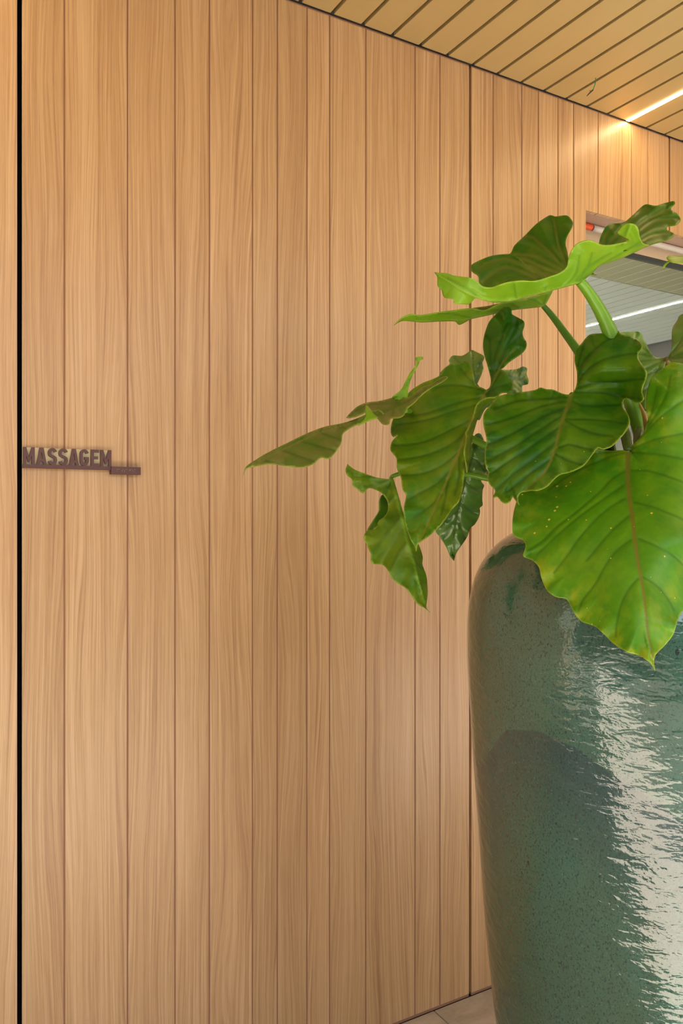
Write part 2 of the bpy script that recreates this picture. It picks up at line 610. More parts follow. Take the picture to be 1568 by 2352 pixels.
# ------------------------------------------------------------------ glazed pot
PK = 0.86                       # size of pot and plant
POT_PX, POT_D = 1500.0, 1.75 * PK
pc = P(POT_PX, 1176, POT_D)
PX0, PY0 = pc.x, pc.y
a0 = math.atan((POT_PX - 784) / F)
DIST = POT_D / math.cos(a0)
SIL = [(1140, 2352), (1125, 2230), (1112, 2100), (1098, 1900), (1087, 1760), (1080, 1640), (1074, 1530), (1073, 1440), (1078, 1375), (1090, 1325), (1110, 1285), (1140, 1250), (1180, 1222)]
prof = [(0.0, 0.0), (0.222, 0.0), (0.236, 0.012), (0.262, 0.19)]
for sx, sy in SIL:
    a = math.atan((sx - 784) / F)
    r = DIST * math.sin(a0 - a)
    t = math.sqrt(DIST * DIST - r * r) * math.cos(a)
    prof.append((r, CAM.z - (sy - 1176) / F * t))
prof += [(r_ * PK, z_) for r_, z_ in [(0.262, 1.374), (0.228, 1.386), (0.212, 1.396), (0.212, 1.412), (0.226, 1.424), (0.232, 1.433), (0.226, 1.441), (0.212, 1.440), (0.198, 1.425), (0.196, 1.39), (0.23, 1.355), (0.30, 1.29), (0.0, 1.28)]]
n_in = 3


def lathe(name, prof, mat, parent, seg=128, sub=5):
    pts = [np.array(p) for p in prof]
    cv = []
    for i in range(len(pts) - 1):
        p0, p1, p2, p3 = pts[max(i - 1, 0)], pts[i], pts[i + 1], pts[min(i + 2, len(pts) - 1)]
        for t in np.linspace(0, 1, sub, endpoint=False):
            q = 0.5 * (2 * p1 + (p2 - p0) * t + (2 * p0 - 5 * p1 + 4 * p2 - p3) * t * t + (3 * p1 - p0 - 3 * p2 + p3) * t ** 3)
            cv.append((max(q[0], 0.0005), q[1]))
    cv.append(tuple(pts[-1]))
    verts, faces = [], []
    for r, z in cv:
        for j in range(seg):
            th = 2 * math.pi * j / seg
            verts.append((r * math.cos(th), r * math.sin(th), z))
    for i in range(len(cv) - 1):
        for j in range(seg):
            j2 = (j + 1) % seg
            faces.append((i * seg + j, i * seg + j2, (i + 1) * seg + j2, (i + 1) * seg + j))
    return mesh_obj(name, verts, faces, mat, parent, smooth=True)


POTPH = 1.0


def glaze(name):
    m, nt, out = new_mat(name)
    k = NT(nt)
    tc = k.n('ShaderNodeTexCoord').outputs['Object']
    tc = k.mapping(tc, (1 / PK, 1 / PK, 1 / PK), (0, 0, 1.402 - 1.402 / PK))
    sep = k.n('ShaderNodeSeparateXYZ')
    k.l(tc, sep.inputs[0])
    z = sep.outputs[2]
    # long vertical clouds of teal and moss green
    cl = k.noise(k.mapping(tc, (3.2, 3.2, 1.3)), 1.0, 4, 0.55, 0.3)
    cl2 = k.noise(k.mapping(tc, (9, 9, 4)), 1.0, 5, 0.65)
    c = k.ramp(k.math('ADD', k.math('MULTIPLY', cl, 0.7), k.math('MULTIPLY', cl2, 0.3)),
               [(0.34, (0.042, 0.082, 0.044)), (0.48, (0.042, 0.105, 0.072)), (0.60, (0.036, 0.125, 0.096)), (0.72, (0.042, 0.165, 0.132))])
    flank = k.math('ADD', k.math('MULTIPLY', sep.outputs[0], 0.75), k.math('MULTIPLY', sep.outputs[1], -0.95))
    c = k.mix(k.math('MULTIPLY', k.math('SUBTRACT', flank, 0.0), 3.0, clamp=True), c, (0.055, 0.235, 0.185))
    # overlapping dip of a second glaze: its lower coat is darker and bluer, with a slanting edge
    ang = k.math('ARCTAN2', sep.outputs[1], sep.outputs[0])
    wob = k.noise(k.mapping(tc, (2.2, 2.2, 2.2)), 1.0, 3, 0.5)
    edge = k.math('ADD', k.math('MULTIPLY', k.math('SINE', k.math('ADD', k.math('MULTIPLY', ang, 4.0), POTPH)), 0.075), k.math('MULTIPLY', wob, 0.22))
    lev = k.math('SUBTRACT', k.math('ADD', edge, 0.795), z)
    fade = k.math('MULTIPLY', k.math('DIVIDE', lev, 0.006, clamp=True), k.math('SUBTRACT', 1.0, k.math('DIVIDE', lev, 0.26, clamp=True)))
    c = k.mix(k.math('MULTIPLY', fade, 0.85), c, (0.018, 0.052, 0.058))
    lev2 = k.math('SUBTRACT', k.math('ADD', edge, 0.20), z)
    fade2 = k.math('MULTIPLY', k.math('DIVIDE', lev2, 0.006, clamp=True), k.math('SUBTRACT', 1.0, k.math('DIVIDE', lev2, 0.2, clamp=True)))
    c = k.mix(k.math('MULTIPLY', fade2, 0.4), c, (0.04, 0.085, 0.06))
    # speckle and pits in the glaze
    sp = k.noise(k.mapping(tc, (270, 270, 190)), 1.0, 2, 0.7)
    c = k.mix(k.ramp(sp, [(0.54, (0, 0, 0)), (0.66, (0.9, 0.9, 0.9))]), c, (0.012, 0.035, 0.036))
    sp2 = k.noise(k.mapping(tc, (330, 330, 250), loc=(3, 1, 2)), 1.0, 2, 0.7)
    c = k.mix(k.ramp(sp2, [(0.62, (0, 0, 0)), (0.80, (0.5, 0.5, 0.5))]), c, (0.20, 0.33, 0.24))
    vo = k.n('ShaderNodeTexVoronoi')
    k.l(k.mapping(tc, (24, 24, 15)), vo.inputs['Vector'])
    vo.inputs['Scale'].default_value = 1.0
    sc_ = k.n('ShaderNodeSeparateColor')
    k.l(vo.outputs['Color'], sc_.inputs[0])
    rad = k.math('MULTIPLY', k.math('SUBTRACT', sc_.outputs[0], 0.35, clamp=True), 0.17)
    pit = k.math('LESS_THAN', vo.outputs['Distance'], rad)
    c = k.mix(k.math('MULTIPLY', pit, 0.85), c, (0.012, 0.022, 0.02))
    # ripples of the thick glaze
    r1 = k.noise(k.mapping(tc, (26, 26, 62)), 1.0, 2, 0.5, 0.4)
    r2 = k.noise(k.mapping(tc, (7, 7, 9)), 1.0, 2, 0.5)
    r3 = k.noise(k.mapping(tc, (190, 190, 190)), 1.0, 2, 0.5)
    h = k.math('ADD', k.math('MULTIPLY', r1, 0.58), k.math('ADD', k.math('MULTIPLY', r2, 1.2), k.math('ADD', k.math('MULTIPLY', r3, 0.08), k.math('MULTIPLY', pit, -0.3))))
    b = k.bsdf(c, 0.06, 0.52, ior=1.8, normal=k.bump(h, 0.55, 0.0055))
    k.l(b.outputs[0], out.inputs[0])
    return m


pot = tag(empty('ceramic_pot', (PX0, PY0, 0)), 'tall bulging ceramic pot with glossy mottled teal-green glaze beside the oak wall', 'pot')
M_GLAZE = glaze('teal_glaze')
lathe('body', prof, M_GLAZE, pot)
# earth in the pot: crumbs on a shallow dome
vs, fs = [], []
nr, ns = 14, 40
rs = random.Random(3)
for i in range(nr + 1):
    for j in range(ns):
        r = 0.215 * PK * i / nr
        th = 2 * math.pi * j / ns
        vs.append((r * math.cos(th), r * math.sin(th), 1.325 + 0.012 * (1 - i / nr) + rs.uniform(-0.004, 0.004)))
for i in range(nr):
    for j in range(ns):
        j2 = (j + 1) % ns
        fs.append((i * ns + j, i * ns + j2, (i + 1) * ns + j2, (i + 1) * ns + j))
mesh_obj('soil', vs, fs, simple('dark_soil', (0.035, 0.022, 0.014), 0.95, 0.1, var=0.5, scale=80), pot, smooth=True)

# ------------------------------------------------------------------ sign
M_SIGN = simple('sign_mauve_brown', srgb(98, 70, 70), 0.5, 0.35)
M_SIGNBACK = simple('sign_back_olive', srgb(218, 204, 162), 0.45, 0.4)
SX0, SX1 = WX(52.4, -0.012), WX(256.7, -0.012)
SZ0, SZ1 = CAM.z + 0.0930, CAM.z + 0.1378
sign = tag(empty('door_sign', (SX0, 0.0, SZ0)), 'brown MASSAGEM sign of raised letters with a small braille block on the oak wall', 'sign')
SW, SH = SX1 - SX0, SZ1 - SZ0
BAR = 0.0083
box('back_plate', 0.0, SW, -0.0055, -0.0003, 0.001, SH - 0.0006, M_SIGNBACK, sign)
box('base_bar', 0.0, SW, -0.0125, -0.0054, 0.0, BAR, M_SIGN, sign, 0.0003)


def stroke(pts, w):
    """outline of a stroke of width w along a polyline"""
    L, R = [], []
    n = len(pts)
    for i, p in enumerate(pts):
        a_, b_ = pts[max(i - 1, 0)], pts[min(i + 1, n - 1)]
        dx, dy = b_[0] - a_[0], b_[1] - a_[1]
        q = math.hypot(dx, dy) or 1
        nx, ny = -dy / q * w / 2, dx / q * w / 2
        L.append((p[0] + nx, p[1] + ny))
        R.append((p[0] - nx, p[1] - ny))
    return L + R[::-1]


def arc(cx, cy, rx, ry, a_, b_, n=10):
    return [(cx + rx * math.cos(math.radians(a_ + (b_ - a_) * i / n)), cy + ry * math.sin(math.radians(a_ + (b_ - a_) * i / n))) for i in range(n + 1)]


def glyph(ch, w, h, t):
    """outer outlines and holes, lower-left at the origin"""
    if ch == 'M':
        return [[(0, 0), (t, 0), (t, h * 0.52), (w / 2 - t * 0.30, h * 0.14), (w / 2 + t * 0.30, h * 0.14), (w - t, h * 0.52), (w - t, 0), (w, 0), (w, h), (w - t, h), (w / 2, h * 0.42), (t, h), (0, h)]]
    if ch == 'A':
        m_ = w / 2
        out_ = [(0, 0), (t * 1.02, 0), (t * 1.25, h * 0.17), (w - t * 1.25, h * 0.17), (w - t * 1.02, 0), (w, 0), (m_ + t * 0.62, h), (m_ - t * 0.62, h)]
        hole = [(m_ - (m_ - t * 1.25) * 0.80, h * 0.33), (m_ + (m_ - t * 1.25) * 0.80, h * 0.33), (m_, h * 0.76)]
        return [out_, hole]
    if ch == 'E':
        return [[(0, 0), (w, 0), (w, t), (t, t), (t, h / 2 - t * 0.42), (w * 0.88, h / 2 - t * 0.42), (w * 0.88, h / 2 + t * 0.55), (t, h / 2 + t * 0.55), (t, h - t), (w, h - t), (w, h), (0, h)]]
    if ch == 'S':
        r = t / 2
        rx, ry = w / 2 - r, h * 0.25 - r * 0.55
        c1, c2 = h - r - ry, r + ry
        pts = arc(w / 2, c1, rx, ry, 15, 180, 12) + [(r + rx * 0.12, c1 - ry * 0.62), (w / 2 - rx * 0.25, h / 2 + r * 0.18), (w / 2 + rx * 0.25, h / 2 - r * 0.18), (w - r - rx * 0.12, c2 + ry * 0.62)] + arc(w / 2, c2, rx, ry, 0, -165, 12)
        return [stroke(pts, t)]
    if ch == 'G':
        r = t / 2
        rx, ry = w / 2 - r, h * 0.26 - r * 0.5
        c1, c2 = h - r - ry, r + ry
        pts = arc(w / 2, c1, rx, ry, 12, 180, 12) + arc(w / 2, c2, rx, ry, 180, 360, 14) + [(w - r, h * 0.40), (w - r, h * 0.53)]
        return [stroke(pts, t), [(w * 0.50, h * 0.375), (w - t * 1.001, h * 0.375), (w - t * 1.001, h * 0.53), (w * 0.50, h * 0.53)]]


def letter(ch, x0, w, h, t, z0):
    loops = glyph(ch, w, h, t)
    cu = bpy.data.curves.new('letter', 'CURVE')
    cu.dimensions = '2D'
    cu.fill_mode = 'BOTH'
    cu.extrude = 0.0036
    cu.bevel_depth = 0.0
    groups = [loops] if ch in 'MASE' else [loops[:1], loops[1:]]
    verts, faces = [], []
    for g in groups:
        cu = bpy.data.curves.new('letter', 'CURVE')
        cu.dimensions = '2D'
        cu.fill_mode = 'BOTH'
        cu.extrude = 0.0036
        for lp in g:
            sp = cu.splines.new('POLY')
            sp.points.add(len(lp) - 1)
            for q, (px_, py_) in zip(sp.points, lp):
                q.co = (px_, py_, 0, 1)
            sp.use_cyclic_u = True
        tmp = bpy.data.objects.new('letter', cu)
        me = bpy.data.meshes.new_from_object(tmp)
        o0 = len(verts)
        verts += [(v.co.x + x0, -0.0090 - v.co.z, v.co.y + z0) for v in me.vertices]
        faces += [tuple(o0 + i for i in p.vertices) for p in me.polygons]
        bpy.data.objects.remove(tmp)
        bpy.data.meshes.remove(me)
    return mesh_obj('letter', verts, faces, M_SIGN, sign)


for ch, xa, xb in zip('MASSAGEM', (232, 366, 480, 587, 692, 800, 910, 1005), (348, 468, 572, 680, 790, 888, 990, 1114)):
    xl, xr = WX(xa / 4.3556, -0.012) - SX0, WX(xb / 4.3556, -0.012) - SX0
    letter(ch, xl, xr - xl, SH - BAR, 0.0062, BAR - 0.0002)
BX0, BX1 = WX(1116 / 4.3556, -0.02) - SX0, WX(1411 / 4.3556, -0.02) - SX0
bb = box('braille_block', BX0, BX1, -0.018, -0.0003, -0.0088, 0.0082, M_SIGN, sign, 0.0004)
bm = bmesh.new()
M_DOT = simple('braille_dot_pale', srgb(200, 180, 170), 0.4, 0.5)
BR = {'m': (1, 3, 4), 'a': (1,), 's': (2, 3, 4), 'g': (1, 2, 4, 5), 'e': (1, 5)}
for i, ch in enumerate('massagem'):
    for d_ in BR[ch]:
        cx_ = BX0 + (BX1 - BX0) * (0.19 + 0.083 * i) + (0.0024 if d_ > 3 else 0)
        cz_ = 0.0025 - 0.0024 * ((d_ - 1) % 3)
        r_ = bmesh.ops.create_icosphere(bm, subdivisions=1, radius=0.0006)
        for v in r_['verts']:
            v.co = Vector((cx_ + v.co.x, -0.0181 + v.co.y * 0.8, cz_ + v.co.z))
bo = bm_obj('braille_dots', bm, M_DOT, bb)

# ------------------------------------------------------------------ loose wire in the ceiling
wd = 1825 * (CEIL - CAM.z) / (1176 - 182)
w0 = P(1367.2, 180.4, wd)
wire = tag(empty('electric_wire', w0), 'short green electric wire with a dark end dangling from the bronze ceiling', 'wire')
rel = lambda px_, py_, dd: P(px_, py_, wd + dd) - w0
tube('insulation', [rel(1367.5, 177.5, -0.004), rel(1367.2, 188.5, -0.010), rel(1364.6, 198.7, -0.016), rel(1361.2, 206.8, -0.022)], [0.0016] * 4, simple('wire_green', (0.10, 0.42, 0.22), 0.4), wire, 8)
tube('bare_end', [rel(1361.2, 206.8, -0.022), rel(1354.5, 212.9, -0.026), rel(1347.4, 220.4, -0.03)], [0.0022, 0.0022, 0.0012], simple('wire_end_dark', (0.06, 0.045, 0.045), 0.5), wire, 8)
tube('bare_end', [rel(1356.0, 211.4, -0.025), rel(1354.9, 209.4, -0.025), rel(1354.0, 207.4, -0.025)], [0.0012, 0.001, 0.0008], bpy.data.materials['wire_end_dark'], wire, 8)

# ------------------------------------------------------------------ plant
# every leaf is a curved sheet with its own distances; outlines were drawn in enlarged windows of the photo
FRM = {'A': (540, 780, 2.24), 'B': (1060, 740, 3.0866), 'C': (1160, 980, 3.843), 'D': (900, 440, 2.3473), 'E': (790, 790, 3.4844),
       'G': (780, 1050, 4.48), 'H': (890, 600, 3.92), 'K': (1390, 680, 6.36), 'L': (1340, 560, 6.877), 'Z': (1060, 860, 5.88), 'I': (0, 0, 1.0)}


def to_px(pts, fr):
    ox, oy, s = FRM[fr]
    return np.array([(ox + p[0] / s, oy + p[1] / s) for p in pts], float)


def smooth_line(pts, step, closed, sharp=()):
    """Catmull-Rom through the points, resampled every step pixels"""
    n = len(pts)
    out_ = []
    rng = range(n) if closed else range(n - 1)
    for i in rng:
        g = (lambda j: pts[j % n]) if closed else (lambda j: pts[min(max(j, 0), n - 1)])
        p0, p1, p2, p3 = g(i - 1), g(i), g(i + 1), g(i + 2)
        m1, m2 = (p2 - p0) * 0.5, (p3 - p1) * 0.5
        L = np.linalg.norm(p2 - p1)
        for m_ in (m1, m2):
            q = np.linalg.norm(m_)
            if q > L:
                m_ *= L / q
        if i in sharp:
            m1 = p2 - p1
        if (i + 1) % n in sharp:
            m2 = p2 - p1
        k_ = max(1, int(round(L / step)))
        for t in np.arange(k_) / k_:
            h00, h10, h01, h11 = 2 * t ** 3 - 3 * t * t + 1, t ** 3 - 2 * t * t + t, -2 * t ** 3 + 3 * t * t, t ** 3 - t * t
            out_.append(h00 * p1 + h10 * m1 + h01 * p2 + h11 * m2)
    if not closed:
        out_.append(pts[-1])
    return np.array(out_)


def inside(q, poly):
    x_, y_ = q[:, 0], q[:, 1]
    r = np.zeros(len(q), bool)
    j = len(poly) - 1
    for i in range(len(poly)):
        xi, yi = poly[i]
        xj, yj = poly[j]
        c_ = ((yi > y_) != (yj > y_)) & (x_ < (xj - xi) * (y_ - yi) / ((yj - yi) + 1e-12) + xi)
        r ^= c_
        j = i
    return r


def tps(ctrl):
    c_ = np.array(ctrl, float)
    xy, d_ = c_[:, :2] / 300.0, c_[:, 2]
    n = len(c_)
    if n < 4:
        mu = xy.mean(0)
        A_ = np.r_[np.c_[np.ones(n), xy - mu], np.c_[np.zeros(2), np.eye(2) * 0.03]]
        sol = np.linalg.lstsq(A_, np.r_[d_, 0, 0], rcond=None)[0]
        return lambda q: np.c_[np.ones(len(q)), q / 300.0 - mu] @ sol
    U = lambda r2: np.where(r2 > 1e-12, r2 * np.log(np.maximum(r2, 1e-12)), 0)
    K_ = U(((xy[:, None] - xy[None]) ** 2).sum(-1)) + np.eye(n) * 0.004
    Pm = np.c_[np.ones(n), xy]
    A_ = np.block([[K_, Pm], [Pm.T, np.zeros((3, 3))]])
    sol = np.linalg.solve(A_, np.r_[d_, 0, 0, 0])

    def f(q):
        q = q / 300.0
        return U(((q[:, None] - xy[None]) ** 2).sum(-1)) @ sol[:n] + np.c_[np.ones(len(q)), q] @ sol[n:]
    return f


def dist_poly(q, line):
    """distance of points to a polyline, and the arc length of the nearest point"""
    best = np.full(len(q), 1e9)
    arc_ = np.zeros(len(q))
    s_ = 0.0
    for a_, b_ in zip(line[:-1], line[1:]):
        v = b_ - a_
        L = np.linalg.norm(v) + 1e-9
        t = np.clip(((q - a_) @ v) / L ** 2, 0, 1)
        d_ = np.linalg.norm(q - (a_ + t[:, None] * v), axis=1)
        m_ = d_ < best
        best[m_] = d_[m_]
        arc_[m_] = s_ + t[m_] * L
        s_ += L
    return best, arc_


def auto_veins(mid, poly, n, ang, curve, sides=(-1, 1)):
    L = np.r_[0, np.cumsum(np.linalg.norm(np.diff(mid, axis=0), axis=1))]
    res = []
    for i in range(n):
        s_ = L[-1] * (0.02 + 0.84 * i / n)
        p = np.array([np.interp(s_, L, mid[:, 0]), np.interp(s_, L, mid[:, 1])])
        e = min(s_ + 6, L[-1])
        q = np.array([np.interp(e, L, mid[:, 0]), np.interp(e, L, mid[:, 1])])
        d_ = (q - p) / (np.linalg.norm(q - p) + 1e-9)
        for sd in sides:
            a_ = math.radians(ang) * sd * (1.25 - 0.45 * i / n)
            ln, c_, aa = [p.copy()], p.copy(), a_
            for stp in range(80):
                v = np.array([d_[0] * math.cos(aa) - d_[1] * math.sin(aa), d_[0] * math.sin(aa) + d_[1] * math.cos(aa)])
                c_ = c_ + v * 7
                ln.append(c_.copy())
                aa -= sd * curve
                if not inside(c_[None], poly)[0]:
                    break
            if len(ln) > 3:
                res.append(np.array(ln))
    return res


def leaf_top(name, ca, cb, cmid, rough=0.33, trans=0.12, spots=0.0, yellow=0.0, spec=0.32, cvein=None):
    m, nt, out = new_mat(name)
    k = NT(nt)
    pos = k.pos()
    n1 = k.noise(k.mapping(pos, (1, 1, 1)), 16, 3, 0.55, 0.3)
    n2 = k.noise(pos, 90, 3, 0.6)
    f = k.ramp(k.math('ADD', k.math('MULTIPLY', n1, 0.8), k.math('MULTIPLY', n2, 0.2)), [(0.36, (0, 0, 0)), (0.64, (1, 1, 1))])
    c = k.mix(f, ca, cb)
    vein, mid, edge = k.attr('vein'), k.attr('mid'), k.attr('edge')
    if yellow:
        near = k.attr('near')
        n3 = k.noise(pos, 30, 3, 0.6)
        yl = k.math('MULTIPLY', k.math('MULTIPLY', near, k.ramp(n3, [(0.46, (0, 0, 0)), (0.66, (1, 1, 1))])), yellow)
        c = k.mix(yl, c, (0.46, 0.47, 0.012))
    c = k.mix(k.math('MULTIPLY', vein, 0.72), c, cvein or [x_ * 0.55 for x_ in ca])
    c = k.mix(mid, c, cmid)
    if spots:
        vo = k.n('ShaderNodeTexVoronoi')
        k.l(pos, vo.inputs['Vector'])
        vo.inputs['Scale'].default_value = 75
        sc_ = k.n('ShaderNodeSeparateColor')
        k.l(vo.outputs['Color'], sc_.inputs[0])
        clus = k.ramp(k.noise(pos, 9, 2), [(0.40, (0, 0, 0)), (0.56, (1, 1, 1))])
        r_ = k.math('MULTIPLY', k.math('MULTIPLY', k.math('SUBTRACT', sc_.outputs[1], 0.45, clamp=True), 0.32 * spots), clus)
        c = k.mix(k.math('LESS_THAN', vo.outputs['Distance'], r_), c, (0.72, 0.58, 0.09))
    c = k.mix(k.math('MULTIPLY', edge, 0.5), c, (0.42, 0.52, 0.06))
    b = k.bsdf(c, rough, spec, normal=k.bump(n2, 0.06, 0.002))
    tr = k.n('ShaderNodeBsdfTranslucent')
    k.l(k.mix(1.0, c, (1.6, 1.5, 0.6), 'MULTIPLY'), tr.inputs[0])
    mx = k.n('ShaderNodeMixShader')
    mx.inputs[0].default_value = trans
    k.l(b.outputs[0], mx.inputs[1])
    k.l(tr.outputs[0], mx.inputs[2])
    k.l(mx.outputs[0], out.inputs[0])
    return m


def px3(p, d_):
    return (CAM + V_FWD * d_ + V_RGT * ((p[0] - 784) / F * d_) + Vector((0, 0, (1176 - p[1]) / F * d_)))


plant = tag(empty('potted_philodendron', (PX0, PY0, 1.327)), 'large-leaved green philodendron with wavy heart-shaped leaves growing from the teal pot', 'plant')
INV = Matrix.Translation(-Vector((PX0, PY0, 1.327)))
THICK = 0.0011
_fw = np.array(V_FWD)
_rt = np.array(V_RGT)


def leaf(patches, top, under, part='leaf', label=None):
    """patches: dicts fr, out, ctrl (points with distance), side ('top'/'under' facing us), mid, veins ..."""
    V_, F_, MI = [], [], []
    A_ = {'vein': [], 'mid': [], 'edge': [], 'near': []}
    for pt in patches:
        fr = pt['fr']
        out0 = to_px(pt['out'], fr)
        step = min(pt.get('step', 3.4), 3.4)
        poly = smooth_line(out0, step, True, pt.get('sharp', ()))
        ctrl = [(*to_px([c_[:2]], fr)[0], c_[2]) for c_ in pt['ctrl']]
        f = tps(ctrl)
        side = 1.0 if pt.get('side', 'top') == 'top' else -1.0
        lo, hi = poly.min(0), poly.max(0)
        gx_, gy_ = np.meshgrid(np.arange(lo[0], hi[0], step), np.arange(lo[1], hi[1], step * 0.87))
        gx_[1::2] += step / 2
        g = np.c_[gx_.ravel(), gy_.ravel()]
        g = g[inside(g, poly)]
        cl = np.r_[poly, poly[:1]]
        de, _ = dist_poly(g, cl)
        g = g[de > step * 0.6]
        allp = [Vector(p) for p in np.r_[poly, g]]
        vs_, es_, fs_, _, _, _ = delaunay_2d_cdt(allp, [], [list(range(len(poly)))], 1, 1e-5)
        q = np.array([(v.x, v.y) for v in vs_])
        depth = f(q)
        dedge, s_ = dist_poly(q, cl)
        veins = [smooth_line(to_px(v, fr), 8, False) for v in pt.get('veins', [])]
        mid = None
        if 'mid' in pt:
            mid = smooth_line(to_px(pt['mid'], fr), 8, False)
            if 'auto' in pt:
                veins += auto_veins(mid, poly, *pt['auto'])
        dv = np.full(len(q), 1e3)
        for ln in veins:
            d_, _ = dist_poly(q, ln)
            dv = np.minimum(dv, d_)
        dm, sm_ = (np.full(len(q), 1e3), np.zeros(len(q)))
        if mid is not None:
            dm, sm_ = dist_poly(q, mid)
        wv, gv, qv = pt.get('vw', 5.0), pt.get('groove', 0.0022), pt.get('quilt', 0.005)
        mw = pt.get('mw', 8.0)
        Lm = sm_.max() + 1e-6
        mwl = mw * (1.05 - 0.75 * sm_ / Lm)
        dd = np.minimum(dv, dm)
        h = qv * (1 - np.exp(-(dd / 22.0) ** 2)) - gv * np.exp(-(dv / wv) ** 2) - gv * 1.2 * np.exp(-(dm / (mwl * 1.5)) ** 2)
        h *= side
        lam, amp, wr = pt.get('ruffle', (62.0, 0.006, 22.0))
        ph = pt.get('phase', 0.0)
        h += amp * np.exp(-dedge / wr) * (np.sin(2 * math.pi * s_ / lam + ph) + 0.5 * np.sin(2 * math.pi * s_ / (lam * 0.57) + 2 * ph + 1))
        h += pt.get('wave', 0.003) * (np.sin(q[:, 0] / 37.0 + ph * 2) * np.cos(q[:, 1] / 43.0 + ph))
        depth = (depth - h) * PK
        W = np.array(CAM)[None] + depth[:, None] * (_fw[None] + ((q[:, 0] - 784) / F)[:, None] * _rt[None])
        W[:, 2] += (1176 - q[:, 1]) / F * depth
        tri = np.array([t for t in fs_ if len(t) == 3])
        fn = np.cross(W[tri[:, 1]] - W[tri[:, 0]], W[tri[:, 2]] - W[tri[:, 0]])
        cen = W[tri].mean(1) - np.array(CAM)
        flip = (fn * cen).sum(1) > 0
        tri[flip] = tri[flip][:, ::-1]
        fn[flip] *= -1
        N = np.zeros_like(W)
        for j in range(3):
            np.add.at(N, tri[:, j], fn)
        N /= (np.linalg.norm(N, axis=1)[:, None] + 1e-12)
        n = len(W)
        o0 = len(V_)
        W -= np.array((PX0, PY0, 1.327))[None]
        V_ += list(W) + list(W - N * THICK)
        fi, bi = (0, 1) if side > 0 else (1, 0)
        for t in tri:
            F_.append((o0 + t[0], o0 + t[1], o0 + t[2]))
            MI.append(fi)
        for t in tri:
            F_.append((o0 + n + t[2], o0 + n + t[1], o0 + n + t[0]))
            MI.append(bi)
        cnt = {}
        for t in tri:
            for a_, b_ in ((t[0], t[1]), (t[1], t[2]), (t[2], t[0])):
                cnt[(a_, b_)] = cnt.get((a_, b_), 0) + 1
        for (a_, b_) in cnt:
            if (b_, a_) not in cnt:
                F_.append((o0 + b_, o0 + a_, o0 + n + a_, o0 + n + b_))
                MI.append(fi)
        av = np.exp(-(dv / (wv * 0.58)) ** 2)
        am = np.clip(1.6 * np.exp(-(dm / (mwl * 0.62)) ** 4), 0, 1)
        ae = np.clip(1.5 - dedge / pt.get('ew', 1.3), 0, 1) * pt.get('edge', 1.0)
        an = np.exp(-dedge / 55.0)
        for key, arr in (('vein', av), ('mid', am), ('edge', ae), ('near', an)):
            A_[key] += list(arr) + list(arr)
    o = mesh_obj(part, V_, F_, [top, under], plant, smooth=True, midx=MI)
    for key, arr in A_.items():
        at = o.data.attributes.new(key, 'FLOAT', 'POINT')
        at.data.foreach_set('value', np.array(arr, np.float32))
    if label:
        o['label'] = label
    return o


T_BRIGHT = leaf_top('leaf_bright', (0.062, 0.235, 0.004), (0.135, 0.340, 0.006), (0.19, 0.18, 0.02), 0.40, 0.16, spots=1.0, yellow=0.6)
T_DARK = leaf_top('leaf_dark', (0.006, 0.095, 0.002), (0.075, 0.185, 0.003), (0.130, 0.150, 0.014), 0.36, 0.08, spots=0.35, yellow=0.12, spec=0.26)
T_OLIVE = leaf_top('leaf_olive', (0.045, 0.165, 0.003), (0.125, 0.215, 0.004), (0.19, 0.20, 0.02), 0.40, 0.12, yellow=0.25, spec=0.26)
T_MOSS = leaf_top('leaf_moss', (0.016, 0.125, 0.003), (0.075, 0.160, 0.004), (0.14, 0.17, 0.02), 0.40, 0.12)
T_LOBE = leaf_top('leaf_lobe', (0.022, 0.150, 0.002), (0.095, 0.195, 0.003), (0.17, 0.19, 0.02), 0.42, 0.15, cvein=(0.19, 0.23, 0.03), spec=0.22)
T_GLOSS = leaf_top('leaf_glossy', (0.105, 0.265, 0.042), (0.180, 0.370, 0.060), (0.09, 0.19, 0.02), 0.30, 0.14, spec=1.0)  # pale sky gloss partly put into the lighter base colour
U_LIME = leaf_top('leaf_under_lime', (0.175, 0.390, 0.010), (0.260, 0.47, 0.018), (0.30, 0.53, 0.05), 0.40, 0.22, cvein=(0.10, 0.27, 0.012))
U_GREEN = leaf_top('leaf_under_green', (0.085, 0.200, 0.005), (0.180, 0.260, 0.008), (0.20, 0.36, 0.02), 0.40, 0.2, cvein=(0.065, 0.15, 0.008))
T_TAN_SHEEN = leaf_top('leaf_tan_sheen', (0.075, 0.165, 0.008), (0.185, 0.180, 0.045), (0.2, 0.19, 0.05), 0.38, 0.1)  # tan reflections on the upper face put into the leaf colour

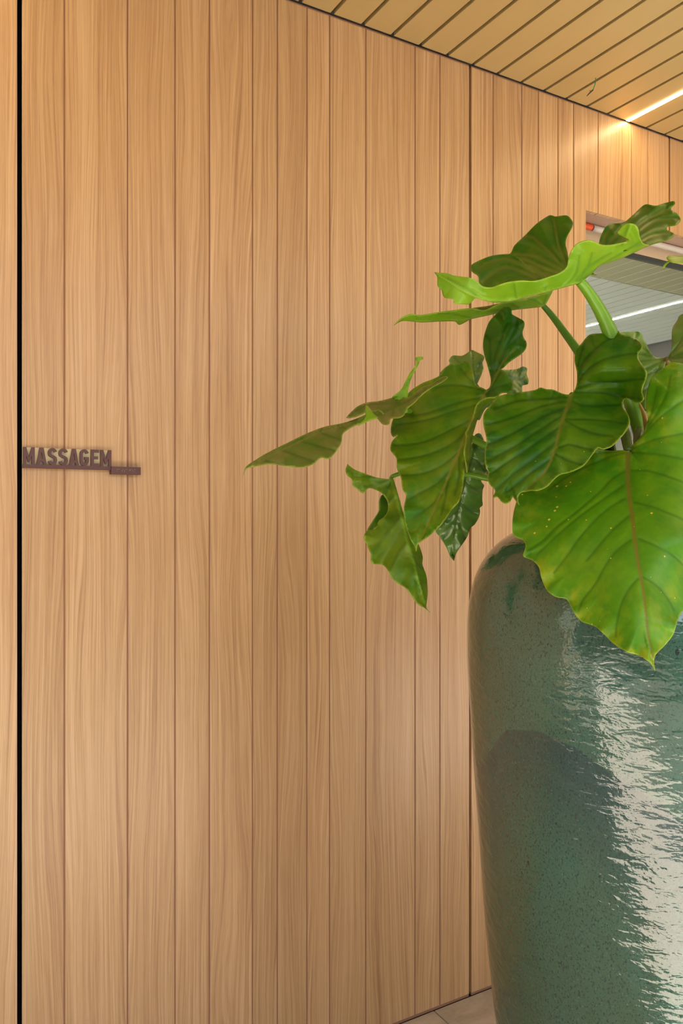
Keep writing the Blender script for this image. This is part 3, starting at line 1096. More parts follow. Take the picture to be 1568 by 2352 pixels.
# big bright leaf hanging in front of the pot
leaf([dict(fr='C', out=[(1085, 212), (1040, 206), (990, 208), (940, 212), (860, 205), (760, 195), (640, 215), (500, 270), (360, 350), (230, 450), (140, 560), (92, 680), (66, 800), (62, 910), (80, 965), (150, 1000), (178, 1040), (170, 1090), (160, 1145), (240, 1180), (295, 1240), (320, 1340), (365, 1440), (440, 1500), (530, 1520), (565, 1560), (600, 1630), (665, 1715), (740, 1745), (800, 1770), (870, 1830), (960, 1920), (1080, 1990), (1200, 2030), (1290, 2095), (1325, 2152),
     (1313, 2080), (1330, 2010), (1400, 1940), (1480, 1840), (1510, 1750), (1535, 1680), (1568, 1625), (1640, 1560), (1720, 1440), (1800, 1300), (1900, 1130), (1960, 900), (1990, 650), (1960, 380), (1930, 150), (1880, -120), (1790, -350), (1690, -500), (1568, -555), (1490, -568), (1455, -565), (1430, -545), (1370, -500), (1300, -445), (1275, -400), (1252, -320), (1242, -230), (1242, -160), (1252, -100), (1257, -60), (1246, -30), (1222, 45), (1170, 115), (1120, 165)],
     sharp=(35,), ctrl=[(1085, 212, 1.56), (1085, 600, 1.48), (1150, 1100, 1.37), (1220, 1600, 1.30), (1320, 2150, 1.27), (100, 750, 1.55), (150, 1100, 1.50), (300, 1300, 1.45), (500, 500, 1.555), (700, 800, 1.47), (650, 1700, 1.38), (300, 400, 1.60), (760, 200, 1.585), (1500, 400, 1.47), (1900, 500, 1.50), (1568, 1000, 1.38), (1750, 1400, 1.42), (1500, 1750, 1.32), (1250, -200, 1.56), (1500, -300, 1.52), (1480, -560, 1.60), (1850, -100, 1.54)],
     mid=[(1085, 215), (1080, 400), (1092, 600), (1120, 800), (1142, 1000), (1180, 1250), (1215, 1430), (1240, 1650), (1262, 1850), (1315, 2110)],
     veins=[[(1060, 230), (900, 275), (700, 360), (540, 445), (380, 560)], [(1055, 390), (940, 465), (830, 580), (620, 760), (450, 890), (330, 1010), (200, 1095)], [(1050, 640), (930, 710), (800, 820), (640, 1000), (560, 1120), (430, 1290)], [(1095, 785), (960, 900), (850, 1020), (720, 1180)],
            [(1110, 1000), (1000, 1080), (900, 1200), (800, 1380), (680, 1540), (640, 1640)], [(1172, 1340), (1080, 1450), (1020, 1580), (980, 1750), (975, 1850)], [(1040, 520), (700, 760), (480, 940), (280, 1130)],
            [(1110, 230), (1300, 238), (1568, 285), (1800, 330)], [(1112, 390), (1250, 390), (1400, 430), (1568, 490), (1800, 590)], [(1140, 670), (1300, 710), (1450, 770), (1568, 820), (1800, 960)], [(1178, 990), (1300, 1040), (1450, 1120), (1568, 1220), (1700, 1380)], [(1215, 1330), (1320, 1390), (1420, 1500), (1490, 1620)],
            [(1110, 200), (1300, 120), (1568, 60), (1800, 20)], [(1120, 175), (1240, 50), (1380, -90), (1568, -230), (1700, -300)], [(1130, 165), (1230, 20), (1300, -150), (1340, -350)], [(1130, 165), (1300, -60), (1420, -280), (1460, -450)], [(1040, 220), (850, 230), (700, 260)]],
     mw=8.5, vw=4.5, groove=0.0014, quilt=0.0028, ruffle=(70, 0.0055, 26), phase=0.6, step=4.0)], T_BRIGHT, U_LIME, label='big bright green leaf with yellow flecks hanging over the pot front')

# dark heart-shaped leaf in the middle
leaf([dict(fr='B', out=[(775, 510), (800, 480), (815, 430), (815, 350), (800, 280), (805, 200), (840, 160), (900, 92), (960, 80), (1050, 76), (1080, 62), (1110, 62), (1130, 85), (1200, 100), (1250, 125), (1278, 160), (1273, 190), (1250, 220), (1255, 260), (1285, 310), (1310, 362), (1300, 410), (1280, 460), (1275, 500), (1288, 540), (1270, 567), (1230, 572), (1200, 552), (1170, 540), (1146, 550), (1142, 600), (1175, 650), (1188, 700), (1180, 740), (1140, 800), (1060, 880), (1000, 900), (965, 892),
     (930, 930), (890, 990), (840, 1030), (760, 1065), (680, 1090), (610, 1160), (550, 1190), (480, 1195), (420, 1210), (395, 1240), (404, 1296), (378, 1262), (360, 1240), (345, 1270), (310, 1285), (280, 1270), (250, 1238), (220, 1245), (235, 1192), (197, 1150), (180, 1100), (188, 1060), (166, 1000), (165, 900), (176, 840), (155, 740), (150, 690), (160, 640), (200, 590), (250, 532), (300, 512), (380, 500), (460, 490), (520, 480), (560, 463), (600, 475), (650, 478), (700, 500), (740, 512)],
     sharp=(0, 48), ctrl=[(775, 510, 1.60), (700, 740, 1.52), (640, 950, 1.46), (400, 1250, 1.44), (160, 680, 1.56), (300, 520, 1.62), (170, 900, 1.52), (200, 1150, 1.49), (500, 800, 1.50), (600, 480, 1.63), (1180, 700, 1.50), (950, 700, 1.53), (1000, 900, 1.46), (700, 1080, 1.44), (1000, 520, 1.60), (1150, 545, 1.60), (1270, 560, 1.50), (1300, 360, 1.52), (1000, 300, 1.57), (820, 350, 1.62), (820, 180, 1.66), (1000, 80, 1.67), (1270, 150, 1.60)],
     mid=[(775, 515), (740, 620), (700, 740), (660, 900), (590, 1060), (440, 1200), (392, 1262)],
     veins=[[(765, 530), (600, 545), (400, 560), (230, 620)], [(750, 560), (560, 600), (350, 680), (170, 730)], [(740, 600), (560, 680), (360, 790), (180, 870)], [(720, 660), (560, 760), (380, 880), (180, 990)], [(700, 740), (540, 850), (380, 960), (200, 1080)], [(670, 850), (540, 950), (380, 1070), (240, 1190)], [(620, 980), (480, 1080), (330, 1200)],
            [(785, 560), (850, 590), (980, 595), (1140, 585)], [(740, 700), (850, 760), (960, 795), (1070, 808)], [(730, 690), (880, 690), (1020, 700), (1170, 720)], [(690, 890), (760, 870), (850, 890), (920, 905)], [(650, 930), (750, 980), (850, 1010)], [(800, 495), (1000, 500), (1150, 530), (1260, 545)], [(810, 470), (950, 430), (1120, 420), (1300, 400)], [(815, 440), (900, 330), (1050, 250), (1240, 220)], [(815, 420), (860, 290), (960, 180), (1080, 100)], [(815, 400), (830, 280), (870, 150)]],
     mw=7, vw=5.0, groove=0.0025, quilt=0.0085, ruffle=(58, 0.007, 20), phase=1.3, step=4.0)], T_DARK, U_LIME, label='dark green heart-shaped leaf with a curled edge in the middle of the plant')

# broad olive leaf left of it, right margin rolled over
leaf([dict(fr='A', out=[(1298, 262), (1270, 247), (1245, 238), (1228, 205), (1222, 165), (1205, 120), (1180, 106), (1162, 120), (1115, 125), (1080, 145), (1050, 185), (1010, 205), (960, 225), (900, 265), (860, 320), (835, 370), (815, 400), (802, 440), (800, 480), (812, 500), (836, 490), (822, 505), (803, 530), (799, 570), (828, 610), (830, 660), (850, 705), (860, 770), (878, 800), (868, 860), (870, 920), (890, 1000), (920, 1060), (930, 1090),
     (936, 1062), (955, 1040), (1010, 1000), (1060, 950), (1110, 880), (1150, 830), (1170, 760), (1176, 690), (1185, 620), (1205, 560), (1220, 480), (1240, 400), (1280, 330)],
     sharp=(0, 33), ctrl=[(1298, 262, 1.735), (1200, 450, 1.68), (1100, 700, 1.63), (930, 1090, 1.55), (1200, 130, 1.77), (1060, 180, 1.79), (1000, 350, 1.745), (860, 330, 1.80), (800, 480, 1.73), (830, 640, 1.67), (870, 850, 1.61), (1170, 760, 1.60), (1190, 600, 1.62), (1250, 400, 1.67), (1000, 600, 1.66), (1060, 940, 1.57)],
     mid=[(1295, 270), (1240, 360), (1200, 450), (1150, 580), (1090, 720), (1020, 880), (932, 1080)],
     veins=[[(1280, 265), (1180, 240), (1090, 235), (1030, 250)], [(1270, 260), (1200, 200), (1160, 150)], [(1270, 295), (1130, 330), (980, 380), (850, 400)], [(1250, 335), (1120, 370), (980, 415), (830, 440)], [(1215, 410), (1100, 470), (960, 530), (820, 545)], [(1190, 480), (1090, 550), (960, 600), (830, 620)], [(1150, 580), (1060, 650), (960, 690), (855, 700)], [(1110, 670), (1040, 740), (950, 790), (880, 830)], [(1060, 800), (1000, 860), (920, 910)],
            [(1200, 450), (1195, 560), (1180, 660)], [(1150, 580), (1150, 700), (1130, 800)], [(1090, 720), (1080, 820), (1060, 900)]],
     mw=6.5, vw=4.5, groove=0.002, quilt=0.0045, ruffle=(64, 0.007, 20), phase=2.2),
      dict(fr='E', side='under', out=[(1252, 390), (1215, 425), (1150, 430), (1085, 460), (1055, 500), (1030, 590), (985, 690), (972, 710), (978, 740), (965, 830), (960, 880), (975, 960), (985, 1030), (1000, 960), (1010, 880), (1022, 800), (1030, 730), (1045, 680), (1065, 610), (1085, 570), (1110, 520), (1160, 480), (1205, 440)],
           ctrl=[(1252, 390, 1.66), (1055, 500, 1.65), (960, 850, 1.59), (1110, 520, 1.685), (1022, 800, 1.63)], ruffle=(50, 0.004, 10), quilt=0.0, step=4)], T_OLIVE, U_GREEN, label='broad olive-green leaf with its right margin rolled over')

# long narrow leaf pointing left, seen almost edge-on
leaf([dict(fr='A', out=[(40, 702), (52, 658), (90, 628), (160, 585), (260, 535), (370, 482), (460, 448), (540, 432), (600, 415), (660, 390), (700, 372), (740, 360), (765, 385), (725, 400), (680, 420), (620, 440), (575, 465), (553, 485), (545, 530), (515, 580), (480, 612), (440, 608), (405, 637), (350, 657), (270, 652), (180, 640), (90, 655), (58, 665)],
     sharp=(0,), ctrl=[(40, 702, 1.56), (260, 600, 1.58), (480, 530, 1.62), (740, 375, 1.66), (350, 655, 1.56), (370, 482, 1.66), (600, 415, 1.68)],
     mid=[(45, 690), (160, 610), (300, 540), (430, 480), (560, 440), (740, 375)], auto=(6, 42, 0.004), mw=3, vw=4, groove=0.002, quilt=0.004, ruffle=(50, 0.004, 12), phase=0.4),
      dict(fr='E', out=[(20, 590), (35, 565), (110, 497), (190, 467), (270, 458), (390, 428), (430, 405), (500, 430), (560, 400), (620, 345), (700, 320), (740, 290), (800, 258), (830, 265), (790, 300), (700, 350), (630, 400), (560, 470), (500, 520), (480, 565), (440, 590), (372, 598), (358, 640), (310, 642), (275, 605), (240, 562), (180, 490), (170, 545), (100, 580), (40, 592)],
           ctrl=[(20, 590, 1.68), (270, 458, 1.73), (310, 640, 1.60), (440, 500, 1.66), (480, 565, 1.61), (620, 380, 1.665), (820, 262, 1.68)],
           veins=[[(450, 480), (330, 480), (190, 490), (60, 560)], [(450, 480), (380, 520), (280, 560)], [(450, 490), (560, 430), (700, 335), (810, 265)], [(400, 470), (390, 590)]], vw=4, groove=0.003, quilt=0.006, ruffle=(40, 0.006, 14), phase=1.0),
      dict(fr='E', side='under', out=[(385, 432), (450, 370), (480, 320), (520, 240), (558, 190), (580, 152), (570, 110), (600, 102), (632, 105), (630, 122), (607, 130), (600, 155), (575, 200), (540, 270), (515, 350), (503, 435), (450, 460)],
           ctrl=[(450, 430, 1.69), (540, 240, 1.71), (600, 110, 1.68)], quilt=0, ruffle=(40, 0.003, 8), step=3.5),
      dict(fr='E', side='under', out=[(178, 490), (210, 530), (250, 570), (272, 590), (240, 600), (180, 622), (110, 655), (150, 612), (175, 570)],
           ctrl=[(178, 490, 1.64), (272, 590, 1.615), (110, 655, 1.58)], quilt=0, ruffle=(40, 0.001, 8), step=3.5)], T_TAN_SHEEN, U_LIME, label='long narrow leaf pointing left with a brownish sheen')

# torn-looking leaf hanging lower left, underside towards us
leaf([dict(fr='G', side='under', out=[(530, 214), (500, 226), (400, 215), (320, 190), (250, 165), (170, 135), (100, 90), (80, 68), (60, 130), (80, 190), (125, 230), (130, 290), (180, 330), (235, 372), (268, 345), (300, 320), (350, 330), (430, 370), (465, 410), (490, 460), (497, 520), (480, 580), (440, 625), (400, 655), (375, 720), (345, 745), (290, 750), (255, 790), (255, 850), (280, 910), (320, 1000), (320, 1060), (350, 1100), (440, 1110), (490, 1160), (530, 1240), (590, 1295), (680, 1350), (740, 1430), (800, 1510), (880, 1555), (932, 1597),
     (892, 1545), (905, 1400), (893, 1230), (850, 1100), (855, 1030), (822, 920), (790, 850), (725, 720), (665, 600), (605, 400), (556, 232)],
     sharp=(7, 41), ctrl=[(530, 220, 1.74), (80, 80, 1.70), (235, 360, 1.73), (250, 200, 1.72), (610, 520, 1.70), (490, 480, 1.72), (260, 820, 1.66), (480, 900, 1.68), (700, 880, 1.67), (350, 1090, 1.655), (790, 1200, 1.65), (600, 1280, 1.64), (930, 1590, 1.62), (850, 1050, 1.70), (900, 1350, 1.67)],
     mid=[(535, 222), (560, 330), (610, 520), (660, 700), (700, 880), (740, 1000), (790, 1200), (890, 1560)],
     veins=[[(530, 225), (430, 215), (300, 205), (130, 190)], [(520, 230), (400, 280), (250, 310)], [(545, 260), (480, 330), (455, 390)], [(585, 390), (545, 420), (495, 475)], [(620, 620), (540, 730), (440, 850), (340, 980)], [(690, 890), (600, 1010), (520, 1170)], [(735, 1010), (790, 1090), (850, 1160)], [(765, 1140), (810, 1240), (850, 1380)]],
     mw=7, vw=4, groove=0.003, quilt=0.005, ruffle=(60, 0.006, 18), phase=0.2),
      dict(fr='G', out=[(432, 388), (405, 450), (400, 550), (340, 650), (283, 752), (330, 760), (400, 700), (440, 655), (500, 600), (520, 520), (500, 450), (470, 405)],
           ctrl=[(405, 450, 1.745), (283, 752, 1.70), (500, 500, 1.745), (340, 740, 1.69)], quilt=0.002, ruffle=(50, 0.002, 10), step=3.5)], T_MOSS, U_GREEN, label='olive leaf hanging lowest on the left, underside showing')

# glossy leaf hanging behind, next to the black joint
leaf([dict(fr='G', out=[(1400, -235), (1375, -170), (1345, -90), (1300, 0), (1240, 120), (1160, 300), (1080, 480), (1010, 640), (988, 765), (1030, 820), (1080, 900), (1110, 960), (1140, 1030), (1180, 1067), (1190, 1010), (1230, 940), (1280, 870), (1320, 800), (1340, 735), (1390, 690), (1430, 620), (1445, 560), (1440, 522), (1470, 495), (1465, 430), (1472, 330), (1486, 292), (1455, 245), (1500, 215), (1530, 160), (1505, 110), (1495, 20), (1500, -60), (1490, -150), (1450, -240)],
     sharp=(13,), ctrl=[(1390, -200, 1.83), (1300, 200, 1.83), (1200, 700, 1.87), (1175, 1060, 1.915), (990, 770, 1.885), (1470, 400, 1.865), (1440, 600, 1.88), (1520, 150, 1.85), (1340, 740, 1.89)],
     mid=[(1400, -180), (1360, 20), (1300, 210), (1245, 450), (1200, 680), (1165, 960)],
     veins=[[(1370, 0), (1430, 60), (1500, 160)], [(1330, 130), (1400, 190), (1440, 240)], [(1300, 250), (1370, 320), (1440, 360)], [(1245, 460), (1320, 540), (1410, 600)], [(1215, 640), (1250, 740), (1290, 860)], [(1200, 660), (1110, 740), (1070, 840)], [(1270, 360), (1150, 480)], [(1230, 540), (1120, 640), (1040, 720)]],
     mw=4, vw=4, groove=0.003, quilt=0.007, ruffle=(45, 0.007, 20), phase=2.0, edge=0.2)], T_GLOSS, U_LIME, label='glossy green leaf hanging straight down in front of the black wall joint')

# upright leaf with a lower lobe
leaf([dict(fr='H', out=[(905, 1165), (925, 1110), (925, 1050), (900, 950), (870, 850), (857, 760), (870, 660), (910, 550), (960, 490), (1000, 450), (1040, 415), (1090, 411), (1115, 440), (1120, 475), (1170, 505), (1225, 540), (1231, 580), (1215, 640), (1225, 690), (1251, 730), (1245, 780), (1210, 830), (1150, 870), (1085, 915), (1045, 955), (1020, 972), (985, 1030), (950, 1110)],
     ctrl=[(915, 1150, 1.72), (1000, 960, 1.72), (860, 760, 1.78), (1060, 420, 1.75), (1240, 730, 1.74), (1050, 700, 1.73), (1150, 870, 1.71)],
     mid=[(915, 1150), (960, 1060), (1020, 940), (1090, 850), (1180, 780)], veins=[[(940, 1090), (960, 900), (1010, 720), (1080, 560)], [(960, 1050), (1040, 830), (1110, 680), (1170, 560)], [(930, 1100), (930, 900), (920, 700)], [(1000, 960), (1080, 780), (1170, 690), (1220, 640)]],
     mw=4, vw=5, groove=0.0025, quilt=0.005, ruffle=(55, 0.006, 20), phase=0.9, edge=0.4),
      dict(fr='E', out=[(1250, 205), (1275, 215), (1305, 240), (1340, 290), (1350, 340), (1332, 385), (1262, 392), (1222, 422), (1140, 428), (1130, 400), (1160, 360), (1200, 290)],
           ctrl=[(1250, 205, 1.71), (1345, 330, 1.68), (1140, 425, 1.71), (1260, 390, 1.67)], veins=[[(1150, 400), (1220, 350), (1300, 330)], [(1160, 390), (1200, 310), (1250, 230)]], quilt=0.005, ruffle=(50, 0.003, 14), phase=0.3, edge=0.5, step=4)], T_MOSS, U_LIME, label='upright dark green leaf standing over the olive leaf')

# small glossy leaves behind
leaf([dict(fr='E', out=[(1262, 215), (1330, 206), (1385, 200), (1430, 180), (1465, 195), (1460, 240), (1478, 290), (1470, 320), (1425, 337), (1418, 400), (1330, 420), (1300, 380), (1290, 300)],
     ctrl=[(1262, 215, 1.86), (1470, 200, 1.90), (1420, 390, 1.86), (1300, 400, 1.84)], mid=[(1290, 300), (1360, 290), (1470, 250)], auto=(5, 50, 0.01), mw=3, vw=4, groove=0.003, quilt=0.006, ruffle=(42, 0.007, 16), edge=0.3)], T_GLOSS, U_LIME, label='small ruffled light green leaf behind the upright leaf')
leaf([dict(fr='E', out=[(765, 250), (800, 195), (845, 160), (840, 128), (870, 93), (940, 95), (980, 75), (1020, 48), (1060, 65), (1120, 100), (1105, 150), (1115, 200), (1085, 270), (1070, 305), (1056, 345), (1010, 340), (930, 300), (850, 280)],
     ctrl=[(765, 250, 1.83), (850, 120, 1.88), (1020, 60, 1.90), (1115, 110, 1.86), (1060, 330, 1.83), (950, 200, 1.84)], mid=[(1060, 330), (1040, 240), (1030, 140), (1020, 55)], veins=[[(1060, 320), (1070, 220), (1100, 120)], [(1040, 300), (960, 200), (880, 110)], [(1030, 310), (930, 240), (850, 170)]],
     mw=3.5, vw=5, groove=0.004, quilt=0.008, ruffle=(48, 0.006, 16), phase=1.7, edge=0.3)], T_GLOSS, U_LIME, label='glossy green leaf peeking out behind the olive leaf')

# the highest leaf: a trough seen from below, lime underside in front, dark upper side behind
leaf([dict(fr='D', out=[(425, 400), (460, 376), (540, 345), (632, 336), (660, 290), (720, 232), (780, 172), (850, 127), (880, 134), (940, 128), (968, 152), (976, 182), (945, 235), (935, 280), (946, 330), (950, 380), (962, 430), (940, 480), (860, 505), (760, 520), (640, 530), (540, 535), (500, 520), (472, 490), (466, 455), (435, 432)],
      ctrl=[(425, 400, 1.68), (632, 336, 1.76), (850, 130, 1.84), (970, 170, 1.80), (950, 400, 1.66), (760, 480, 1.60), (520, 515, 1.60), (700, 400, 1.68), (600, 350, 1.73)],
      veins=[[(950, 440), (860, 390), (760, 345), (650, 340)], [(950, 430), (870, 350), (760, 250), (720, 240)], [(945, 410), (900, 300), (870, 150)], [(930, 450), (800, 400), (690, 360), (560, 390), (480, 470)], [(900, 460), (780, 430), (650, 350)], [(850, 470), (740, 400), (600, 400), (490, 490)]],
      vw=6, groove=0.010, quilt=0.024, ruffle=(60, 0.008, 16), phase=0.5, edge=0.5),
      dict(fr='D', out=[(425, 400), (460, 376), (540, 345), (632, 336), (660, 342), (705, 378), (760, 425), (812, 466), (790, 500), (640, 520), (540, 535), (500, 520), (472, 490), (466, 455), (435, 432)],
      ctrl=[(425, 400, 1.655), (632, 336, 1.70), (705, 378, 1.66), (812, 466, 1.585), (640, 500, 1.575), (500, 515, 1.575), (560, 420, 1.64)],
      veins=[[(800, 480), (700, 430), (600, 410), (490, 485)], [(800, 470), (690, 385), (590, 365), (470, 400)], [(790, 490), (680, 470), (580, 500)]], vw=6, groove=0.010, quilt=0.022, ruffle=(60, 0.006, 14), phase=1.9, edge=0.6),
      dict(fr='D', out=[(1122, 300), (1122, 250), (1150, 192), (1182, 172), (1215, 171), (1250, 165), (1300, 125), (1362, 70), (1420, 76), (1470, 62), (1518, 51), (1526, 64), (1505, 95), (1540, 122), (1556, 155), (1530, 180), (1487, 188), (1482, 206), (1518, 225), (1515, 245), (1470, 265), (1390, 288), (1330, 310), (1250, 320), (1180, 325)],
      ctrl=[(1122, 300, 1.66), (1150, 190, 1.74), (1370, 75, 1.84), (1520, 55, 1.86), (1550, 155, 1.82), (1510, 235, 1.76), (1380, 290, 1.66), (1250, 310, 1.61), (1300, 200, 1.72)],
      veins=[[(1150, 310), (1210, 230), (1290, 150), (1370, 85)], [(1180, 315), (1300, 210), (1400, 140), (1510, 90)], [(1220, 315), (1330, 220), (1420, 160), (1540, 150)], [(1300, 305), (1400, 240), (1500, 230)], [(1135, 300), (1150, 240), (1200, 180)]],
      vw=6, groove=0.010, quilt=0.024, ruffle=(60, 0.008, 16), phase=1.5, edge=0.5),
      dict(fr='D', side='under', out=[(228, 437), (300, 441), (330, 452), (420, 465), (460, 485), (490, 512), (540, 517), (620, 490), (700, 481), (760, 484), (830, 466), (900, 441), (942, 408), (955, 350), (980, 300), (1010, 275), (1060, 263), (1090, 270), (1130, 288), (1180, 288), (1230, 279), (1268, 270), (1276, 258), (1240, 241), (1215, 224), (1240, 190), (1270, 172), (1300, 175), (1325, 195), (1335, 240), (1355, 280), (1385, 292), (1360, 303), (1310, 328), (1200, 375), (1120, 400), (1080, 440), (1040, 472), (1000, 497), (900, 525), (820, 546), (740, 567), (650, 590), (560, 599), (500, 590), (450, 576), (420, 606), (380, 608), (332, 602), (335, 582), (282, 572), (265, 530), (245, 508), (243, 460)],
      sharp=(0,), ctrl=[(228, 437, 1.52), (330, 600, 1.50), (480, 580, 1.53), (540, 517, 1.50), (700, 580, 1.56), (760, 484, 1.505), (1000, 495, 1.60), (940, 410, 1.52), (980, 300, 1.50), (1100, 410, 1.61), (1090, 270, 1.50), (1270, 262, 1.56), (1260, 180, 1.53), (1330, 230, 1.53), (1370, 300, 1.62), (1200, 370, 1.62)],
      mid=[(1005, 492), (900, 523), (780, 553), (640, 588), (520, 590), (430, 560), (330, 500), (240, 445)],
      veins=[[(1000, 490), (1080, 430), (1150, 380), (1260, 320), (1340, 270)], [(1000, 488), (1060, 390), (1080, 330)], [(985, 490), (1040, 420), (1110, 370), (1180, 330)], [(930, 510), (990, 440), (1010, 340)], [(820, 540), (830, 505)], [(670, 580), (660, 500)], [(1240, 290), (1280, 180)], [(450, 560), (380, 510), (300, 470)]],
      mw=5, vw=4, groove=0.003, quilt=0.005, ruffle=(70, 0.004, 14), phase=0.1, ew=1.2),
      dict(fr='L', out=[(40, 500), (90, 445), (130, 445), (170, 475), (207, 497), (110, 490)], ctrl=[(40, 500, 1.66), (130, 445, 1.68), (207, 497, 1.68)], quilt=0, ruffle=(40, 0.001, 8), step=3)], T_LOBE, U_LIME, label='highest leaf, lime underside in front of its dark folded upper side')

# thin leaf below it, edge-on
leaf([dict(fr='D', side='under', out=[(10, 722), (45, 688), (70, 672), (105, 661), (150, 668), (250, 652), (340, 640), (430, 631), (500, 640), (560, 612), (600, 598), (660, 590), (750, 570), (830, 545), (866, 533), (850, 570), (832, 602), (815, 620), (740, 630), (640, 642), (520, 668), (420, 690), (404, 700), (362, 719), (338, 701), (260, 701), (160, 706), (90, 700), (50, 700)],
      sharp=(0,), ctrl=[(10, 722, 1.70), (300, 690, 1.74), (300, 645, 1.71), (560, 650, 1.79), (560, 612, 1.76), (815, 618, 1.84), (850, 545, 1.80)],
      mid=[(815, 619), (700, 633), (560, 655), (400, 688), (250, 697), (60, 698)], veins=[[(815, 618), (780, 590), (740, 575)], [(812, 618), (835, 560)], [(640, 640), (560, 640), (500, 640)], [(420, 682), (330, 660), (250, 655)], [(700, 632), (650, 610)]],
      mw=4, vw=4, groove=0.0025, quilt=0.003, ruffle=(60, 0.003, 10), phase=0.8),
      dict(fr='D', out=[(428, 634), (438, 627), (520, 615), (600, 597), (640, 590), (690, 588), (660, 612), (630, 640), (560, 640), (500, 655), (450, 660)], ctrl=[(430, 630, 1.79), (690, 588, 1.85), (560, 640, 1.80)], quilt=0.001, ruffle=(50, 0.001, 8), step=3.5)], T_TAN_SHEEN, U_LIME, label='thin edge-on leaf under the highest leaf')

# pair of lobes right of the dark leaf
leaf([dict(fr='K', out=[(215, 542), (290, 522), (400, 524), (480, 520), (525, 548), (540, 572), (555, 630), (600, 700), (640, 790), (685, 862), (750, 895), (870, 908), (880, 935), (850, 1050), (780, 1250), (760, 1400), (740, 1560), (690, 1680), (640, 1780), (600, 1700), (570, 1655), (500, 1640), (440, 1600), (300, 1450), (200, 1200), (150, 900), (170, 700)],
      ctrl=[(215, 542, 1.74), (480, 520, 1.78), (870, 915, 1.72), (500, 1000, 1.73), (640, 1780, 1.66), (200, 1200, 1.74), (760, 1400, 1.68)],
      mid=[(875, 918), (760, 1060), (640, 1300), (600, 1700)], veins=[[(865, 912), (680, 860), (500, 720), (300, 560)], [(865, 915), (700, 890), (480, 850), (250, 830)], [(865, 925), (700, 930), (500, 945), (250, 960)], [(855, 945), (700, 1010), (500, 1100), (300, 1180)], [(850, 1040), (700, 1110), (500, 1200)], [(780, 1200), (600, 1360), (450, 1450)]],
      mw=3, vw=4, groove=0.003, quilt=0.005, ruffle=(50, 0.004, 14), phase=1.1, edge=0.3),
      dict(fr='K', out=[(905, 905), (930, 860), (960, 800), (975, 700), (966, 640), (970, 520), (985, 450), (1050, 350), (1075, 290), (1132, 258), (1250, 240), (1400, 330), (1500, 560), (1480, 800), (1380, 1000), (1200, 1060), (1050, 1030), (960, 965)],
      ctrl=[(905, 910, 1.70), (970, 550, 1.74), (1132, 260, 1.77), (1450, 600, 1.62), (1132, 800, 1.66), (1200, 1050, 1.62)],
      mid=[(910, 910), (1000, 800), (1100, 680), (1250, 560), (1450, 450)], veins=[[(920, 890), (1040, 740), (1132, 600), (1250, 400)], [(930, 890), (1050, 790), (1132, 720), (1350, 640)], [(930, 905), (1132, 850), (1400, 800)], [(940, 925), (1132, 900), (1350, 930)]],
      mw=3, vw=4.5, groove=0.005, quilt=0.008, ruffle=(50, 0.005, 14), phase=0.1, edge=0.3)], T_GLOSS, U_LIME, label='two-lobed leaf at the right edge behind the big bright leaf')

# leaf tip entering at the right edge
leaf([dict(fr='L', out=[(1310, 215), (1330, 190), (1380, 180), (1480, 190), (1568, 185), (1700, 170), (1850, 200), (1950, 260), (1850, 310), (1700, 310), (1568, 302), (1480, 296), (1400, 290), (1335, 255)],
      side='under', ctrl=[(1310, 215, 1.60), (1600, 180, 1.66), (1600, 300, 1.60), (1950, 260, 1.66)], mid=[(1315, 225), (1450, 240), (1600, 240), (1900, 250)], auto=(5, 50, 0.01), mw=2.5, vw=3, quilt=0.003, ruffle=(40, 0.002, 8), step=3.5),
      dict(fr='L', side='under', out=[(1330, 270), (1365, 280), (1310, 330), (1272, 384), (1248, 382), (1248, 365), (1280, 315)], ctrl=[(1340, 275, 1.60), (1250, 380, 1.585), (1310, 330, 1.59)], quilt=0, ruffle=(40, 0.0005, 8), step=3)], T_GLOSS, U_LIME, label='bright leaf tip entering at the right edge beside the window')

# stalks
def stalk_mat(name, a, b):
    m, nt, out = new_mat(name)
    k = NT(nt)
    n1 = k.noise(k.mapping(k.pos(), (60, 60, 9)), 1.0, 3)
    k.l(k.bsdf(k.mix(n1, a, b), 0.32, 0.5).outputs[0], out.inputs[0])
    return m


M_ST = stalk_mat('petiole_green', (0.13, 0.31, 0.010), (0.20, 0.42, 0.03))
M_ST2 = stalk_mat('petiole_mid', (0.055, 0.17, 0.010), (0.10, 0.24, 0.02))
M_ST3 = stalk_mat('petiole_dark', (0.04, 0.085, 0.010), (0.07, 0.12, 0.02))


def petiole(pts, mat, name='petiole'):
    """pts: px, py, distance, width in px"""
    org = Vector((PX0, PY0, 1.327))
    v, f = tube_mesh([P(a_, b_, d_ * PK) - org for a_, b_, d_, w_ in pts], [w_ / 2 / F * d_ * PK for a_, b_, d_, w_ in pts], 16)
    return mesh_obj(name, v, f, mat, plant, smooth=True)


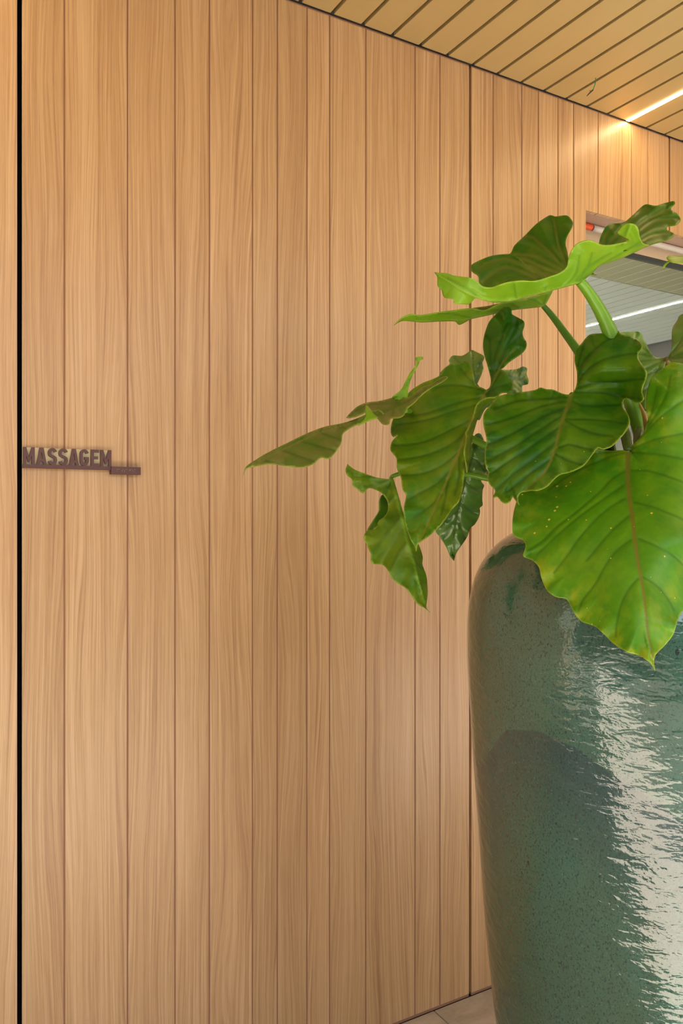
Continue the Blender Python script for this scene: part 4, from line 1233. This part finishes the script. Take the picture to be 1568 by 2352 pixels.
petiole([(1330, 645, 1.615, 22), (1352, 673, 1.63, 25), (1378, 715, 1.645, 29), (1402, 768, 1.66, 34), (1426, 850, 1.68, 35), (1449, 922, 1.69, 35), (1471, 992, 1.71, 36), (1490, 1080, 1.73, 40), (1505, 1200, 1.75, 44)], M_ST)
petiole([(1247, 702, 1.84, 12), (1268, 726, 1.84, 15), (1296, 764, 1.83, 17), (1326, 806, 1.81, 20), (1362, 870, 1.79, 22), (1392, 970, 1.78, 25), (1410, 1070, 1.77, 28), (1480, 1200, 1.76, 32)], M_ST2)
petiole([(1443, 1037, 1.562, 20), (1440, 1020, 1.58, 22), (1434, 995, 1.61, 24), (1418, 968, 1.65, 26), (1398, 985, 1.71, 26), (1405, 1060, 1.74, 28), (1475, 1150, 1.75, 32), (1500, 1210, 1.76, 34)], M_ST3)
petiole([(930, 943, 1.665, 11), (939, 944, 1.72, 12), (950, 948, 1.80, 12), (1010, 975, 1.83, 14), (1085, 1008, 1.82, 16), (1118, 1025, 1.81, 17), (1220, 1070, 1.81, 20), (1380, 1130, 1.80, 24), (1470, 1220, 1.78, 28)], M_ST)
petiole([(898, 1100, 1.742, 9), (906, 1092, 1.76, 10), (960, 1080, 1.78, 11), (1070, 1089, 1.80, 12), (1120, 1099, 1.80, 14), (1250, 1120, 1.80, 18), (1400, 1150, 1.79, 22), (1475, 1220, 1.78, 26)], M_ST)
petiole([(1120, 898, 1.74, 12), (1150, 925, 1.77, 14), (1230, 990, 1.80, 18), (1350, 1080, 1.80, 22), (1470, 1220, 1.79, 26)], M_ST2)
petiole([(1122, 905, 1.725, 12), (1130, 930, 1.75, 13), (1230, 1000, 1.78, 17), (1370, 1100, 1.79, 22), (1485, 1220, 1.79, 26)], M_ST2)
petiole([(1098, 962, 1.85, 8), (1120, 930, 1.88, 11), (1180, 950, 1.89, 14), (1330, 1080, 1.87, 20), (1480, 1220, 1.82, 26)], M_ST2)
petiole([(1165, 880, 1.85, 8), (1190, 920, 1.88, 11), (1300, 1030, 1.88, 18), (1490, 1220, 1.83, 24)], M_ST2)
petiole([(1094, 886, 1.83, 8), (1140, 940, 1.90, 12), (1280, 1060, 1.89, 18), (1480, 1220, 1.84, 24)], M_ST2)
petiole([(1312, 906, 1.605, 12), (1330, 930, 1.64, 16), (1368, 1010, 1.70, 22), (1400, 1080, 1.73, 24), (1465, 1150, 1.74, 28), (1500, 1210, 1.75, 30)], M_ST2)
petiole([(1529, 825, 1.72, 13), (1535, 850, 1.74, 14), (1530, 960, 1.77, 20), (1515, 1100, 1.78, 26), (1505, 1210, 1.78, 30)], stalk_mat('petiole_brown', (0.16, 0.12, 0.03), (0.22, 0.16, 0.05)))
petiole([(1620, 598, 1.63, 10), (1640, 700, 1.68, 15), (1600, 900, 1.74, 22), (1540, 1100, 1.78, 28), (1515, 1210, 1.78, 30)], M_ST2)
# young shoot and dry sheath at the crown
petiole([(1468, 982, 1.63, 12), (1467, 987, 1.63, 19), (1466, 1000, 1.635, 21), (1466, 1030, 1.65, 22), (1480, 1120, 1.70, 28), (1500, 1210, 1.74, 30)], stalk_mat('shoot_olive', (0.15, 0.16, 0.04), (0.22, 0.22, 0.07)), 'shoot')
petiole([(1466, 922, 1.66, 3), (1477, 948, 1.66, 9), (1484, 973, 1.66, 14), (1489, 1000, 1.67, 20), (1490, 1100, 1.73, 26), (1502, 1210, 1.75, 28)], stalk_mat('sheath_orange', (0.42, 0.24, 0.05), (0.55, 0.34, 0.09)), 'sheath')
petiole([(1500, 1120, 1.76, 70), (1502, 1180, 1.755, 95), (1500, 1262, 1.75, 110)], stalk_mat('crown_brown', (0.12, 0.09, 0.04), (0.18, 0.14, 0.07)), 'crown')
